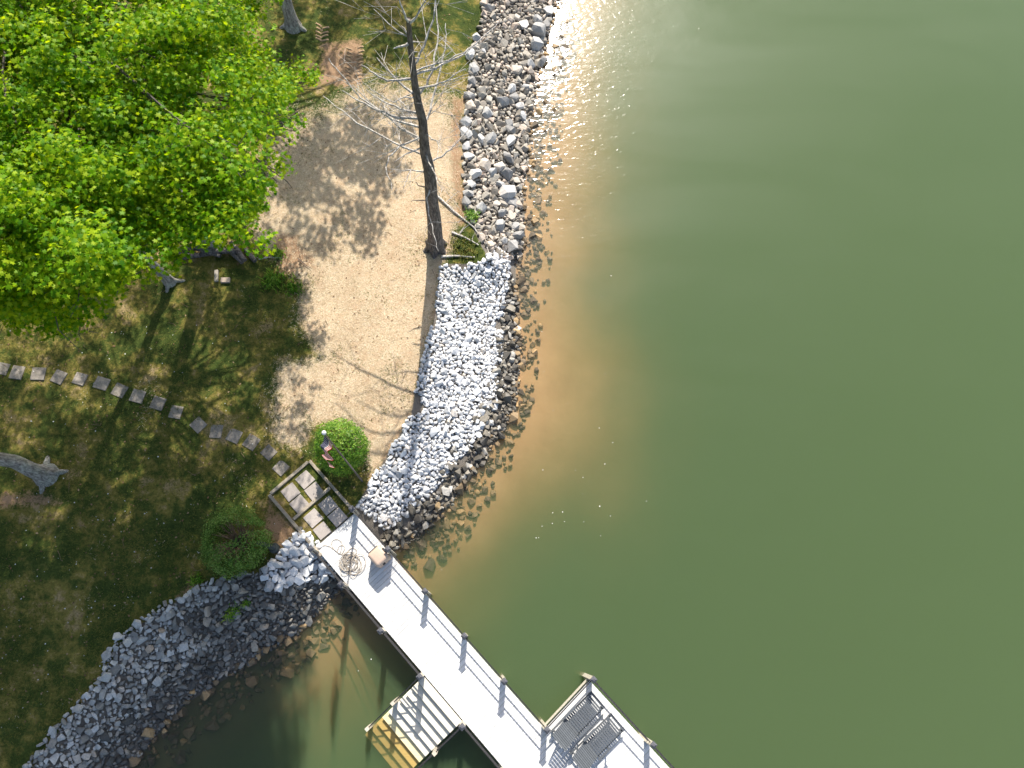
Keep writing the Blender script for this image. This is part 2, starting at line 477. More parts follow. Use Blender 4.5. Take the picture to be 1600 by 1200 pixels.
def lay(parent, stones, variants, name='stone', limit=300, seed=1, lift=0.25, tilt=0.5, stuff_name='small_stones', flatz=1.0):
    r = np.random.default_rng(seed)
    if len(stones) == 0: return
    z = terrain(stones[:, :2])[0]
    pp = proj(np.column_stack([stones[:, :2], z]))
    dist = np.hypot(stones[:, 0], stones[:, 1]) ** 2 + CAM_H ** 2
    vis = (pp[:, 0] > -15) & (pp[:, 0] < 1615) & (pp[:, 1] > -15) & (pp[:, 1] < 1215)
    score = stones[:, 2] ** 2 / dist * np.where(vis, 1, 1e-3)
    order = np.argsort(-score)
    V, Fc, base = [], [], 0
    for k, i in enumerate(order):
        x, y, rad = stones[i]
        me, v, f = variants[r.integers(len(variants))]
        rot = (r.normal(0, tilt), r.normal(0, tilt), r.uniform(0, 6.283))
        sc = np.array([1, r.uniform(0.85, 1.1), flatz * r.uniform(0.85, 1.15)]) * rad * 1.12
        loc = (x, y, z[i] + rad * lift + r.uniform(0, 0.05))
        if k < limit and vis[i]:
            link(name, me, parent, loc, rot, sc)
        else:
            from mathutils import Euler
            Mx = np.array(Euler(rot).to_matrix())
            V.append((v * sc) @ Mx.T + np.array(loc)); Fc.append(f + base); base += len(v)
    if V:
        me = make_mesh(stuff_name, np.vstack(V), np.vstack(Fc), variants[0][0].materials[0])
        tag(link(stuff_name, me, parent), kind='stuff')

def band(t0, t1, jit=0.06):
    """mask: fraction across the bank, 0 at the lawn, 1 at the waterline"""
    def f(p):
        z, dl, dw, land, wet = terrain(p)
        t = np.where(land, -dl, np.where(wet, 1 + dw, dl / (dl + dw + 1e-9))) + jit * wnoise(p, 0.5)
        return (t >= t0) & (t <= t1)
    return f

vw = rock_variants(14, 15, 0.72, 11, M['white_rock'])
vd = rock_variants(12, 14, 0.70, 12, M['dark_rock'])
vn = rock_variants(14, 14, 0.66, 13, M['north_rock'])
vb = rock_variants(10, 18, 0.70, 14, M['boulder'])
vsl = rock_variants(12, 14, 0.52, 15, M['slate_rock'])
vsd = rock_variants(12, 14, 0.56, 16, M['slate_dark'])
vsub = rock_variants(10, 15, 0.8, 17, M['sub_rock'])

WHITE = [(690, 412), (735, 412), (770, 404), (765, 385), (800, 395), (803, 470), (800, 560), (780, 640), (730, 700), (690, 750), (640, 800), (600, 828), (560, 795), (582, 750), (612, 700), (642, 650), (654, 590), (667, 540), (683, 480)]
NORTH = [(770, -60), (757, 0), (748, 60), (736, 110), (729, 180), (723, 230), (727, 300), (736, 350), (752, 388), (775, 408), (815, 395), (818, 340), (815, 300), (823, 250), (825, 200), (832, 160), (840, 110), (852, 70), (862, 30), (873, 0), (885, -60)]
EASTDARK = [(801, 425), (808, 470), (812, 570), (806, 640), (786, 680), (756, 720), (720, 770), (684, 815), (645, 845), (606, 862), (570, 830), (600, 790), (650, 740), (720, 680), (770, 590), (785, 500), (792, 430)]
SW = [(500, 850), (472, 826), (452, 850), (436, 875), (418, 893), (372, 902), (330, 912), (300, 930), (265, 945), (235, 965), (195, 995), (176, 1030), (165, 1062), (130, 1100), (100, 1132), (50, 1200), (-10, 1275),
      (120, 1290), (190, 1205), (240, 1152), (285, 1103), (345, 1063), (405, 1028), (465, 990), (505, 950), (540, 915)]

white_bank = thing('white_stone_bank', 'band of clean white limestone riprap between dry lawn and dark wet rocks', 'stone bank', (*P(720, 560, 0.5)[:2], 0.5))
dark_bank = thing('dark_stone_edge', 'strip of dark wet shore rocks below the white limestone', 'stone bank', (*P(770, 640, 0.1)[:2], 0.1))
north_bank = thing('rubble_bank', 'tan grey rubble bank edged with pale boulders beside the dead tree', 'stone bank', (*P(775, 200, 0.5)[:2], 0.5))
sw_bank = thing('slate_stone_bank', 'shaded blue grey rubble bank below the mossy lawn and dark shrub', 'stone bank', (*P(300, 1020, 0.5)[:2], 0.5))
small_white = thing('white_stone_patch', 'small patch of white stones between the dark shrub and the dock', 'stone bank', (*P(465, 875, 0.7)[:2], 0.7))
sub_bank = thing('submerged_stones', 'scattered dark stones under shallow brown water along the shore', 'stones', (*P(840, 450, -0.3)[:2], -0.3))
def local(parent):   # stones are laid in world coordinates
    bpy.context.view_layer.update()
    inv = parent.matrix_world.inverted()
    for o in [o for o in C.objects if o.parent is parent]: o.matrix_parent_inverse = inv

st = fill(WHITE, 0.5, [(0.24, 0.33), (0.15, 0.24), (0.09, 0.15)], [350, 11000, 26000], 0.57, 21, mask=band(0.0, 0.83, 0.10))
lay(white_bank, st, vw, seed=31, lift=0.3)
st = fill(EASTDARK, 0.1, [(0.26, 0.40), (0.16, 0.26), (0.10, 0.16)], [700, 7000, 9000], 0.60, 22, mask=band(0.76, 1.22, 0.16))
lay(dark_bank, st, vd, seed=32, lift=0.3)

# north: hand placed boulders first, then rubble around them
bpx = [(768, 10, .75), (762, 28, .6), (858, 8, .8), (840, 26, .8), (855, 28, .6), (843, 42, 1.0), (838, 62, .9), (818, 38, .8), (808, 108, .8), (800, 137, .75), (802, 150, .75), (735, 102, .75), (740, 122, .7), (738, 143, .7), (785, 160, .75), (795, 195, .8),
       (733, 165, .7), (735, 180, .65), (729, 205, .7), (728, 222, .75), (760, 184, .65), (766, 222, .8), (752, 225, .6), (797, 200, .7), (797, 220, .85), (794, 244, .8), (729, 240, .6), (733, 255, .65), (780, 262, .75), (768, 272, .6), (792, 270, .85), (741, 282, .95),
       (758, 264, .7), (781, 288, .55), (735, 300, .55), (732, 314, .6), (729, 328, .7), (793, 297, 1.0), (799, 312, .75), (781, 355, .8), (752, 332, .7), (783, 332, .7), (805, 348, .55), (810, 362, .75), (786, 377, .6), (801, 383, .85), (765, 390, .5), (850, 85, .8), (830, 92, .6), (822, 130, .65),
       (817, 175, .65), (812, 160, .6), (745, 75, .5), (755, 92, .45)]
pk = Pack()
bl = []
for a, b, s in bpx:
    q = P(a, b, 0.5); pk.put(q[0], q[1], s / 2 * 0.62); bl.append((q[0], q[1], s / 2 * 0.70))
lay(north_bank, np.array(bl), vb, 'boulder', seed=33, lift=0.35, tilt=0.35)
st = fill(NORTH, 0.5, [(0.28, 0.42), (0.17, 0.28), (0.10, 0.17)], [900, 9000, 18000], 0.60, 23, pk, mask=band(-0.02, 1.12, 0.08))
lay(north_bank, st, vn, seed=34, lift=0.3)

PATCH = [(500, 850), (476, 828), (452, 850), (436, 872), (420, 885), (414, 905), (428, 925), (470, 905), (505, 905), (520, 895)]
st = fill(PATCH, 0.7, [(0.30, 0.44), (0.18, 0.30), (0.12, 0.18)], [250, 1500, 2500], 0.60, 24)
lay(small_white, st, vw, seed=35, lift=0.45)
pk2 = Pack()
for x, y, r_ in st: pk2.put(x, y, r_)
st = fill(SW, 0.5, [(0.26, 0.38), (0.16, 0.25), (0.09, 0.16)], [600, 9000, 26000], 0.62, 25, pk2, mask=band(-0.35, 0.62, 0.16))
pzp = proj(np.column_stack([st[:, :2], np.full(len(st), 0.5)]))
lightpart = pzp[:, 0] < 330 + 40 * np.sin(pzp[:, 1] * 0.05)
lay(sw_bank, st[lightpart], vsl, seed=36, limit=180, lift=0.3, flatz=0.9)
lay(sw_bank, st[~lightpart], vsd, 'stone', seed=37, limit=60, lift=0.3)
st2 = fill(SW, 0.2, [(0.24, 0.36), (0.15, 0.24), (0.09, 0.15)], [500, 8500, 20000], 0.62, 26, mask=band(0.52, 1.15, 0.12))
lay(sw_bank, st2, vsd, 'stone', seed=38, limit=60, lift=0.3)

SUB = [(880, -40), (905, 60), (880, 200), (868, 300), (862, 420), (846, 520), (836, 620), (800, 720), (760, 790), (720, 860), (640, 905), (560, 985), (450, 1060), (330, 1140), (260, 1230), (180, 1210), (280, 1090), (460, 985), (600, 865), (720, 750), (798, 640), (800, 430), (815, 250), (850, 60)]
st = fill(SUB, -0.2, [(0.28, 0.46), (0.17, 0.28), (0.10, 0.17)], [1500, 9000, 12000], 0.52, 27, mask=lambda p: band(1.02, 2.6, 0.1)(p) & (rng.uniform(size=len(p)) < np.exp(-1.5 * (np.maximum(seg_dist(p, WE) - 0.55, 0)))))
lay(sub_bank, st, vsub, seed=39, lift=0.15)
for b_ in (white_bank, dark_bank, north_bank, sw_bank, small_white, sub_bank): local(b_)

# ------------------------------------------------------------------ dock
def wood_mat(name, c1, c2, rough=0.8, scale=(3, 40, 40), bstr=0.3):
    m, nt, b = new_mat(name)
    co = objco(nt)
    mp = N(nt, 'ShaderNodeMapping'); mp.inputs['Scale'].default_value = scale
    nt.links.new(co, mp.inputs[0])
    n = noise(nt, 1.0, 6, 0.7, mp.outputs[0], 0.6)
    r = rand_any(nt)
    c = mixc(nt, 1.0, ramp(nt, n, [(0.3, c2), (0.7, c1)]), ramp(nt, r, [(0, (0.86, 0.86, 0.86)), (1, (1.06, 1.06, 1.06))]), 'MULTIPLY')
    nt.links.new(c, b.inputs['Base Color']); b.inputs['Roughness'].default_value = rough
    bump(nt, n, bstr, 0.004, b)
    return m
M['plank'] = wood_mat('pale_grey_decking', (0.70, 0.69, 0.67), (0.54, 0.53, 0.51), 0.75, (3, 30, 30))
M['timber'] = wood_mat('weathered_tan_timber', (0.44, 0.37, 0.28), (0.24, 0.20, 0.15))
M['post'] = wood_mat('pale_treated_post', (0.58, 0.52, 0.42), (0.36, 0.32, 0.25), scale=(30, 30, 3))
M['piling'] = wood_mat('dark_piling', (0.16, 0.13, 0.09), (0.07, 0.06, 0.045), scale=(20, 20, 3))
M['cap'] = simple_mat('charcoal_post_cap', (0.09, 0.09, 0.10), (0.06, 0.06, 0.07), 20, 0.5, 0.05)
M['rail'] = simple_mat('dark_bronze_rail', (0.045, 0.042, 0.04), None, 20, 0.45, 0.0, metal=0.3)
M['tread'] = wood_mat('pale_stair_tread', (0.72, 0.69, 0.60), (0.58, 0.53, 0.42))

M['tread_damp'] = wood_mat('damp_ochre_tread', (0.74, 0.66, 0.40), (0.56, 0.47, 0.25))
M['tread_wet'] = wood_mat('algae_stained_tread', (0.64, 0.45, 0.15), (0.48, 0.33, 0.10))
DZ = 1.02
O = P(553, 803, DZ)[:2]; E = P(846, 1136, DZ)[:2]
U = (E - O) / np.linalg.norm(E - O); Vv = np.array([U[1], -U[0]])          # Vv points to the left rail
if (P(602, 982, DZ)[:2] - O) @ Vv < 0: Vv = -Vv
DW = float(np.mean([(P(a, b, DZ)[:2] - O) @ Vv for a, b in ((545, 910), (602, 980), (660, 1052), (725, 1128))]))
DL = float(np.linalg.norm(E - O))
ang = math.atan2(U[1], U[0])
PLW = float(-(P(918, 1062, DZ)[:2] - O) @ Vv)                              # platform reach to the right
PLU = float((P(918, 1062, DZ)[:2] - O) @ U)
def D(u, v, z=0.0):
    q = O + u * U + v * Vv
    return Vector((q[0], q[1], DZ + z))
print('dock', DW, DL, PLW, PLU, math.degrees(ang))
vang = math.atan2(Vv[1], Vv[0])

dock = thing('dock', 'pale grey plank dock with railings running out over the lake', 'dock', D(DL * 0.5, DW * 0.5, 0), 0)
dk_inv = Matrix.Translation(-Vector(dock.location))
def dpart(mb, name, mat, parent=dock, bevel=0):
    """mesh built in world coordinates and set under the dock"""
    me = make_mesh(name, [tuple(Vector(v) - dock.location) for v in mb.v], mb.f, mat)
    if bevel:
        bm = bmesh.new(); bm.from_mesh(me); bmesh.ops.bevel(bm, geom=bm.edges[:], offset=bevel, segments=1, affect='EDGES'); bm.to_mesh(me); bm.free()
    return link(name, me, parent)

PWID, GAP = 0.137, 0.008
def plank_mesh(length):
    mb = MB().box((0, 0, -0.0125), (length, PWID, 0.025))
    me = make_mesh('plank', mb.v, mb.f, M['plank'])
    bm = bmesh.new(); bm.from_mesh(me); bmesh.ops.bevel(bm, geom=bm.edges[:], offset=0.003, segments=1, affect='EDGES'); bm.to_mesh(me); bm.free()
    return me
PEND = DL + 6.0
short, long_ = plank_mesh(DW + 0.06), plank_mesh(DW + PLW + 0.06)
u = 0.07
while u < PEND:
    on_plat = u > PLU + 0.05
    v0, v1 = (-PLW if on_plat else 0.0), DW
    q = D(u, (v0 + v1) / 2)
    link('plank', long_ if on_plat else short, dock, (q.x - dock.location.x, q.y - dock.location.y, q.z - dock.location.z + random.uniform(-.001, .001)), (0, 0, vang + random.uniform(-.001, .001)))
    u += PWID + GAP
# rim joists and beams
for (a, b) in ((D(0, -0.0, -0.13), D(PLU, -0.0, -0.13)), (D(0, DW, -0.13), D(PEND, DW, -0.13)), (D(PLU, 0.02, -0.13), D(PLU, -PLW, -0.13)), (D(PLU, -PLW, -0.13), D(PEND, -PLW, -0.13)), (D(0.05, 0, -0.13), D(0.05, DW, -0.13))):
    dpart(MB().bar(a, b, 0.045, 0.15), 'rim_joist', M['post'])
for vv in (DW * 0.33, DW * 0.66):
    dpart(MB().bar(D(0.1, vv, -0.14), D(PEND, vv, -0.14), 0.045, 0.18), 'joist', M['timber'])

PH = 0.93
def post(u, v, over_water=True, h=PH, parent=dock, z0=0.0):
    top = D(u, v, h); bx = D(u, v, 0)
    zb = terrain(np.array([[bx.x, bx.y]]))[0][0] - 0.3
    R3 = Matrix.Rotation(ang, 3, 'Z')
    p = dpart(MB().box((bx.x, bx.y, (zb + DZ + h) / 2), (0.135, 0.135, DZ + h - zb), R3), 'post', M['post'])
    cp = MB()
    c = Vector((bx.x, bx.y, DZ + h))
    cp.box(c + Vector((0, 0, 0.018)), (0.175, 0.175, 0.032), R3)
    cp.box(c + Vector((0, 0, 0.062)), (0.165, 0.165, 0.05), R3, taper=0.35)
    k = dpart(cp, 'post_cap', M['cap'])
    k.parent = p
    return D(u, v, 0)
rightU = [float((P(a, b, DZ)[:2] - O) @ U) for a, b in ((556, 803), (612, 862), (666, 927), (724, 996), (784, 1064), (845, 1135))]
leftU = [float((P(a, b, DZ)[:2] - O) @ U) for a, b in ((505, 853), (548, 909), (605, 981), (663, 1051), (727, 1126))]
leftU.append(leftU[-1] + 1.83); leftU.append(leftU[-1] + 1.83)
off = 0.085
for k, uu in enumerate(rightU[:-1]): post(uu, -off)
post(PLU + 0.0, -off + 0.0)
for uu in leftU: post(uu, DW + off)
platU = [float((P(a, b, DZ)[:2] - O) @ U) for a, b in ((917, 1063), (1008, 1160))]
platU.append(platU[-1] + (platU[-1] - platU[0]))
platU[0] = PLU
for uu in platU: post(uu, -PLW - off)
def rail(u0, v0, u1, v1, z0, z1=None, parent=dock, w=0.032):
    z1 = z0 if z1 is None else z1
    return dpart(MB().bar(D(u0, v0, z0), D(u1, v1, z1), w, 0.032), 'rail', M['rail'], parent)
for hh in (0.36, 0.72):
    for a, b in zip(rightU[:-1], rightU[1:-1] + [PLU]): rail(a + .07, -off, b - .07, -off, hh)
    for i, (a, b) in enumerate(zip(leftU[:-1], leftU[1:])):
        if i != 3: rail(a + .07, DW + off, b - .07, DW + off, hh)
    rail(PLU, -off - .07, PLU, -PLW - off + .07, hh)
    for a, b in zip(platU[:-1], platU[1:]): rail(a + .07, -PLW - off, b - .07, -PLW - off, hh)

# stairs from the dock down into the water
us0, us1 = leftU[3] + 0.09, leftU[4] - 0.09
RUN, RISE = 0.275, 0.15
NT = 10
stair = dpart(MB().bar(D(us0, DW + 0.06, -0.2), D(us0, DW + 0.06 + RUN * NT, -0.2 - RISE * NT), 0.04, 0.24).bar(D(us1, DW + 0.06, -0.2), D(us1, DW + 0.06 + RUN * NT, -0.2 - RISE * NT), 0.04, 0.24), 'stair', M['timber'])
for k in range(NT):
    v = DW + 0.19 + RUN * k; z = -RISE * (k + 0.35)
    t = dpart(MB().bar(D(us0 - 0.03, v, z), D(us1 + 0.03, v, z), 0.25, 0.035), 'tread', M['tread_wet' if k > 6 else 'tread_damp' if k == 6 else 'tread'], stair, bevel=0.004)
for k in range(NT):
    v = DW + 0.19 + RUN * k + 0.10; z = -RISE * (k + 0.35) - 0.09
    dpart(MB().bar(D(us0, v, z), D(us1, v, z), 0.02, 0.12), 'riser', M['tread'], stair)
vm, ve = (P(617, 1099, 0.9)[:2] - O) @ Vv, (P(573, 1150, 0.55)[:2] - O) @ Vv
vm, ve = DW + 1.28, DW + 2.45
def stair_post(u, v, ztop):
    bx = D(u, v, 0); zb = terrain(np.array([[bx.x, bx.y]]))[0][0] - 0.3
    R3 = Matrix.Rotation(ang, 3, 'Z')
    dpart(MB().box((bx.x, bx.y, (zb + ztop) / 2), (0.12, 0.12, ztop - zb), R3), 'stair_post', M['post'], stair)
    return ztop
for us in (us0 - 0.10, us1 + 0.10):
    z1 = DZ - RISE * (vm - DW) / RUN + 0.95; z2 = DZ - RISE * (ve - DW) / RUN + 0.95
    stair_post(us, vm, z1); stair_post(us, ve, z2)
    for dz in (0.10, 0.50):
        rail(us, DW + off, us, vm, 0.93 - dz, z1 - DZ - dz, stair, 0.03)
        rail(us, vm, us, ve, z1 - DZ - dz, z2 - DZ - dz, stair, 0.03)

# ------------------------------------------------------------------ patio at the landward end
M['paver'] = rock_mat('tan_concrete_paver', [(0, (0.33, 0.29, 0.26)), (1, (0.42, 0.37, 0.33))], speck=0.15, bstr=0.2)
patio = thing('patio', 'timber framed patio of eight square pavers at the landward end of the dock', 'patio', D(-1.3, DW / 2, 0))
def ppart(mb, name, mat, bevel=0):
    me = make_mesh(name, [tuple(Vector(v) - patio.location) for v in mb.v], mb.f, mat)
    if bevel:
        bm = bmesh.new(); bm.from_mesh(me); bmesh.ops.bevel(bm, geom=bm.edges[:], offset=bevel, segments=1, affect='EDGES'); bm.to_mesh(me); bm.free()
    return link(name, me, patio)
pl = -float(np.linalg.norm(P(480, 724, DZ)[:2] - O))
tz = -0.06
for a, b in ((D(pl, -0.06, tz), D(0.0, -0.06, tz)), (D(pl, DW + 0.06, tz), D(0.35, DW + 0.06, tz)), (D(pl - 0.0, -0.0, tz), D(pl, DW, tz)), (D(pl / 2 - 0.02, 0.02, tz - 0.03), D(pl / 2 - 0.02, DW - 0.02, tz - 0.03))):
    ppart(MB().bar(a, b, 0.105, 0.30), 'timber_edging', M['timber'], 0.008)
soil = ppart(MB().box(D(pl / 2, DW / 2, -0.12), (abs(pl) - 0.1, DW, 0.16), Matrix.Rotation(ang, 3, 'Z')), 'paver_bed', M['ground'])
for cell in (0, 1):
    for i in (0, 1):
        for j in (0, 1):
            uu = pl + 0.10 + (abs(pl) / 2) * cell + (abs(pl) / 2 - 0.10) * (0.27 + 0.47 * i)
            vv = DW * (0.29 + 0.40 * j) + random.uniform(-.03, .03)
            c = D(uu, vv, -0.015 + random.uniform(-.004, .004))
            sz = 0.50 if not (cell == 1 and i == 1 and j == 1) else 0.46
            ppart(MB().box(c, (sz, sz, 0.06), Matrix.Rotation(ang + random.uniform(-.06, .06), 3, 'Z')), 'paver', M['paver'], 0.008)

# stepping stones across the lawn
steps = [(439, 731, 38), (420, 707, 40), (393, 691, 30), (366, 681, 20), (338, 674, 4), (310, 664, 43), (275, 644, 10), (247, 630, 16), (215, 619, 14), (187, 610, 24), (159, 599, 18), (125, 592, 14), (92, 589, 20), (60, 584, 2), (27, 582, 10), (3, 576, 10)]
ordn = ['first', 'second', 'third', 'fourth', 'fifth', 'sixth', 'seventh', 'eighth', 'ninth', 'tenth', 'eleventh', 'twelfth', 'thirteenth', 'fourteenth', 'fifteenth', 'last']
M['step'] = rock_mat('grey_stepping_stone', [(0, (0.20, 0.175, 0.145)), (1, (0.36, 0.31, 0.255))], speck=0.5, bstr=0.5)
def gz_at(x, y): return float(terrain(np.array([[x, y]]))[0][0])
for k, (a, b, r) in enumerate(steps):
    q = P(a, b, 1.15); z = gz_at(q[0], q[1]); q = P(a, b, z)
    o = MB().box((0, 0, 0), (0.47 + random.uniform(-.05, .03), 0.47 + random.uniform(-.05, .03), 0.07)).build('stepping_stone', M['step'], loc=(q[0], q[1], z - 0.012), rot=(random.uniform(-.015, .015), random.uniform(-.015, .015), math.radians(-r) + random.uniform(-.04, .04)), bevel=0.012)
    tag(o, f'square grey stepping stone in the lawn, {ordn[k]} counting from the patio', 'stepping stone', 'stepping stones leading to the patio')

# ------------------------------------------------------------------ foliage helpers
def leaf_mat(name, c_dark, c_mid, c_light, trans=0.45, rough=0.5):
    m, nt, b = new_mat(name)
    L = nt.links.new
    r = N(nt, 'ShaderNodeNewGeometry').outputs['Random Per Island']
    n = noise(nt, 0.9, 3, 0.6, geopos(nt))
    s = N(nt, 'ShaderNodeMath', operation='MULTIPLY_ADD'); L(n, s.inputs[0]); s.inputs[1].default_value = 1.1; s.inputs[2].default_value = -0.55
    a = N(nt, 'ShaderNodeMath', operation='ADD', use_clamp=True); L(s.outputs[0], a.inputs[0]); L(r, a.inputs[1])
    c = ramp(nt, a.outputs[0], [(0.0, c_dark), (0.5, c_mid), (1.0, c_light)])
    L(c, b.inputs['Base Color']); b.inputs['Roughness'].default_value = rough
    b.inputs['Specular IOR Level'].default_value = 0.18
    tl = N(nt, 'ShaderNodeBsdfTranslucent')
    c2 = mixc(nt, 1.0, c, (1.6, 1.4, 0.5), 'MULTIPLY'); L(c2, tl.inputs[0])
    mx = N(nt, 'ShaderNodeMixShader'); mx.inputs[0].default_value = trans
    L(b.outputs[0], mx.inputs[1]); L(tl.outputs[0], mx.inputs[2])
    L(mx.outputs[0], nt.nodes['Material Output'].inputs['Surface'])
    return m
M['leaf'] = leaf_mat('spring_leaf', (0.04, 0.14, 0.002), (0.15, 0.31, 0.004), (0.35, 0.46, 0.014), 0.52)
M['shrub_leaf'] = leaf_mat('glossy_shrub_leaf', (0.04, 0.11, 0.012), (0.10, 0.22, 0.02), (0.24, 0.36, 0.05), 0.3, 0.38)
M['dark_leaf'] = leaf_mat('dark_shrub_leaf', (0.04, 0.10, 0.015), (0.10, 0.21, 0.03), (0.24, 0.34, 0.09), 0.3, 0.4)
M['weed'] = leaf_mat('fresh_weed', (0.05, 0.14, 0.01), (0.12, 0.27, 0.02), (0.28, 0.38, 0.06), 0.35)
M['grass'] = leaf_mat('lawn_blade', (0.04, 0.07, 0.012), (0.09, 0.12, 0.02), (0.22, 0.20, 0.05), 0.3, 0.7)
M['straw'] = leaf_mat('dry_straw', (0.34, 0.26, 0.16), (0.62, 0.51, 0.35), (0.82, 0.72, 0.55), 0.2, 0.8)

LOBED = np.array([(0, -0.5, 0), (0.16, -0.22, 0.02), (0.5, -0.18, -0.04), (0.26, 0.06, 0.02), (0.40, 0.40, -0.05), (0.12, 0.24, 0.02), (0, 0.56, -0.06), (-0.12, 0.24, 0.02), (-0.40, 0.40, -0.05), (-0.26, 0.06, 0.02), (-0.5, -0.18, -0.04), (-0.16, -0.22, 0.02)])
OVAL = np.array([(0, -0.5, 0), (0.2, -0.1, -0.04), (0.14, 0.25, -0.03), (0, 0.5, 0), (-0.14, 0.25, -0.03), (-0.2, -0.1, -0.04)])
def leaves(pos, nrm, size, shape, rg):
    """one small leaf-shaped face at each point"""
    n = len(pos)
    nrm = nrm / (np.linalg.norm(nrm, axis=1)[:, None] + 1e-9)
    t = rg.normal(size=(n, 3)); t -= (t * nrm).sum(1)[:, None] * nrm; t /= np.linalg.norm(t, axis=1)[:, None] + 1e-9
    b = np.cross(nrm, t)
    k = len(shape)
    v = pos[:, None, :] + size[:, None, None] * (shape[None, :, 0, None] * b[:, None, :] + shape[None, :, 1, None] * t[:, None, :] + shape[None, :, 2, None] * nrm[:, None, :])
    v = v.reshape(-1, 3)
    # triangulated fan round vertex ring
    if k == 12:
        tri = np.array([(0, 1, 11), (1, 2, 3), (11, 9, 10), (1, 3, 9), (1, 9, 11), (3, 4, 5), (9, 7, 8), (3, 5, 7), (3, 7, 9), (5, 6, 7)])
    else:
        tri = np.array([(0, 1, 5), (1, 2, 4), (1, 4, 5), (2, 3, 4)])
    f = (tri[None] + (np.arange(n) * k)[:, None, None]).reshape(-1, 3)
    return v, f

def bark_mat(name, c1, c2, moss=None):
    m, nt, b = new_mat(name)
    p = objco(nt)
    mp = N(nt, 'ShaderNodeMapping'); mp.inputs['Scale'].default_value = (6, 6, 1.6); nt.links.new(p, mp.inputs[0])
    n = noise(nt, 2.2, 7, 0.75, mp.outputs[0], 0.5); n2 = noise(nt, 3.0, 4, 0.6, p)
    c = ramp(nt, n, [(0.3, c2), (0.65, c1)])
    if moss: c = mixc(nt, ramp(nt, n2, [(0.45, (0, 0, 0)), (0.7, (0.8, 0.8, 0.8))]), c, moss)
    c = mixc(nt, 1.0, c, ramp(nt, n, [(0.36, (0.5, 0.48, 0.46)), (0.6, (1.15, 1.15, 1.15))]), 'MULTIPLY')
    nt.links.new(c, b.inputs['Base Color']); b.inputs['Roughness'].default_value = 0.95
    bump(nt, n, 0.9, 0.04, b)
    return m
M['bark'] = bark_mat('grey_oak_bark', (0.38, 0.35, 0.31), (0.14, 0.12, 0.10), (0.36, 0.37, 0.29))
M['limb'] = bark_mat('brown_limb_bark', (0.13, 0.11, 0.09), (0.06, 0.05, 0.04))
M['dead_bark'] = bark_mat('dark_dead_bark', (0.20, 0.165, 0.14), (0.055, 0.047, 0.042))
M['dead_twig'] = bark_mat('bleached_twig', (0.62, 0.58, 0.52), (0.36, 0.32, 0.28))
M['log'] = bark_mat('old_log_bark', (0.16, 0.14, 0.13), (0.05, 0.045, 0.045))

def wiggle(a, b, n, amp, rg):
    a, b = np.array(a, float), np.array(b, float)
    pts = [a + (b - a) * t for t in np.linspace(0, 1, n)]
    o = np.zeros(3)
    for i in range(1, n - 1):
        pts[i] = pts[i] + rg.normal(0, amp, 3)
    return pts

def trunk_mesh(mb, base, top, r0, r1, rg, flare=1.5, n=12, roots=6, seg=9, lean=0.05):
    base, top = np.array(base, float), np.array(top, float)
    pts, rad = [], []
    for i, t in enumerate(np.linspace(0, 1, seg)):
        p = base + (top - base) * t
        if 0 < i < seg - 1: p[:2] += rg.normal(0, lean, 2)
        pts.append(p); rad.append(r0 + (r1 - r0) * t)
    pts.insert(1, base + (top - base) * 0.02 + np.array([0, 0, 0.15])); rad.insert(1, r0 * 1.15)
    pts.insert(2, pts[1] + np.array([0, 0, 0.45])); rad.insert(2, r0 * 1.02)
    rad[0] = r0 * flare; pts[0] = pts[0] - np.array([0, 0, 0.15])
    mb.tube(pts, rad, n)
    for k in range(roots):
        a = 2 * math.pi * k / roots + rg.uniform(-.4, .4); L = r0 * rg.uniform(2.6, 4.5)
        d = np.array([math.cos(a), math.sin(a), 0])
        mb.tube([base + d * r0 * 0.4 + (0, 0, 0.42), base + d * r0 * 1.2 + (0, 0, 0.08), base + d * (r0 * 1.2 + L * .35) + (0, 0, -0.03), base + d * (r0 + L * .7) + (rg.normal(0, .08), rg.normal(0, .08), -0.14)], [r0 * .55, r0 * .5, r0 * .34, r0 * .12], 8)
    return pts

def world_child(mb, name, mat, parent, smooth=False):
    me = make_mesh(name, [tuple(Vector(v) - parent.location) for v in mb.v], mb.f, mat, smooth)
    return link(name, me, parent)

def base_at(px, py):
    q = P(px, py, 1.2)
    for _ in range(4): q = P(px, py, gz_at(q[0], q[1]))
    return q

# ------------------------------------------------------------------ leafy trees
CAN = [(-330, -260), (392, -140), (408, 10), (410, 45), (398, 60), (448, 80), (494, 102), (512, 130), (498, 152), (478, 164), (472, 195), (455, 212), (436, 235), (450, 265), (452, 296), (418, 318), (393, 345), (415, 370), (416, 386), (395, 385),
       (360, 396), (335, 390), (300, 394), (275, 420), (250, 436), (215, 445), (185, 465), (150, 495), (112, 520), (65, 542), (0, 515), (-300, 560)]
HOLES = [((322, 145), 52, 20, 28), ((352, 178), 30, 14, 40), ((212, 262), 17, 13, 20), ((180, 30), 20, 22, 60), ((205, 70), 18, 10, 40), ((255, 345), 12, 14, 0), ((240, 372), 14, 8, 0), ((390, 150), 10, 10, 0), ((428, 175), 10, 14, 0), ((75, 190), 9, 9, 0), ((400, 225), 14, 8, 20)]
canp = np.array(CAN, float)
def in_hole(p):
    r = np.zeros(len(p), bool)
    for (c, a, b, ang_) in HOLES:
        t = math.radians(ang_); d = p - np.array(c); x = d[:, 0] * math.cos(t) + d[:, 1] * math.sin(t); y = -d[:, 0] * math.sin(t) + d[:, 1] * math.cos(t)
        r |= (x / a) ** 2 + (y / b) ** 2 < 1
    return r
rg = np.random.default_rng(41)
cp = rg.uniform((-330, -260), (500, 560), (2300, 2)); cp = cp[inside(cp, canp)]
edge_d = seg_dist(cp, np.vstack([canp, canp[:1]]))
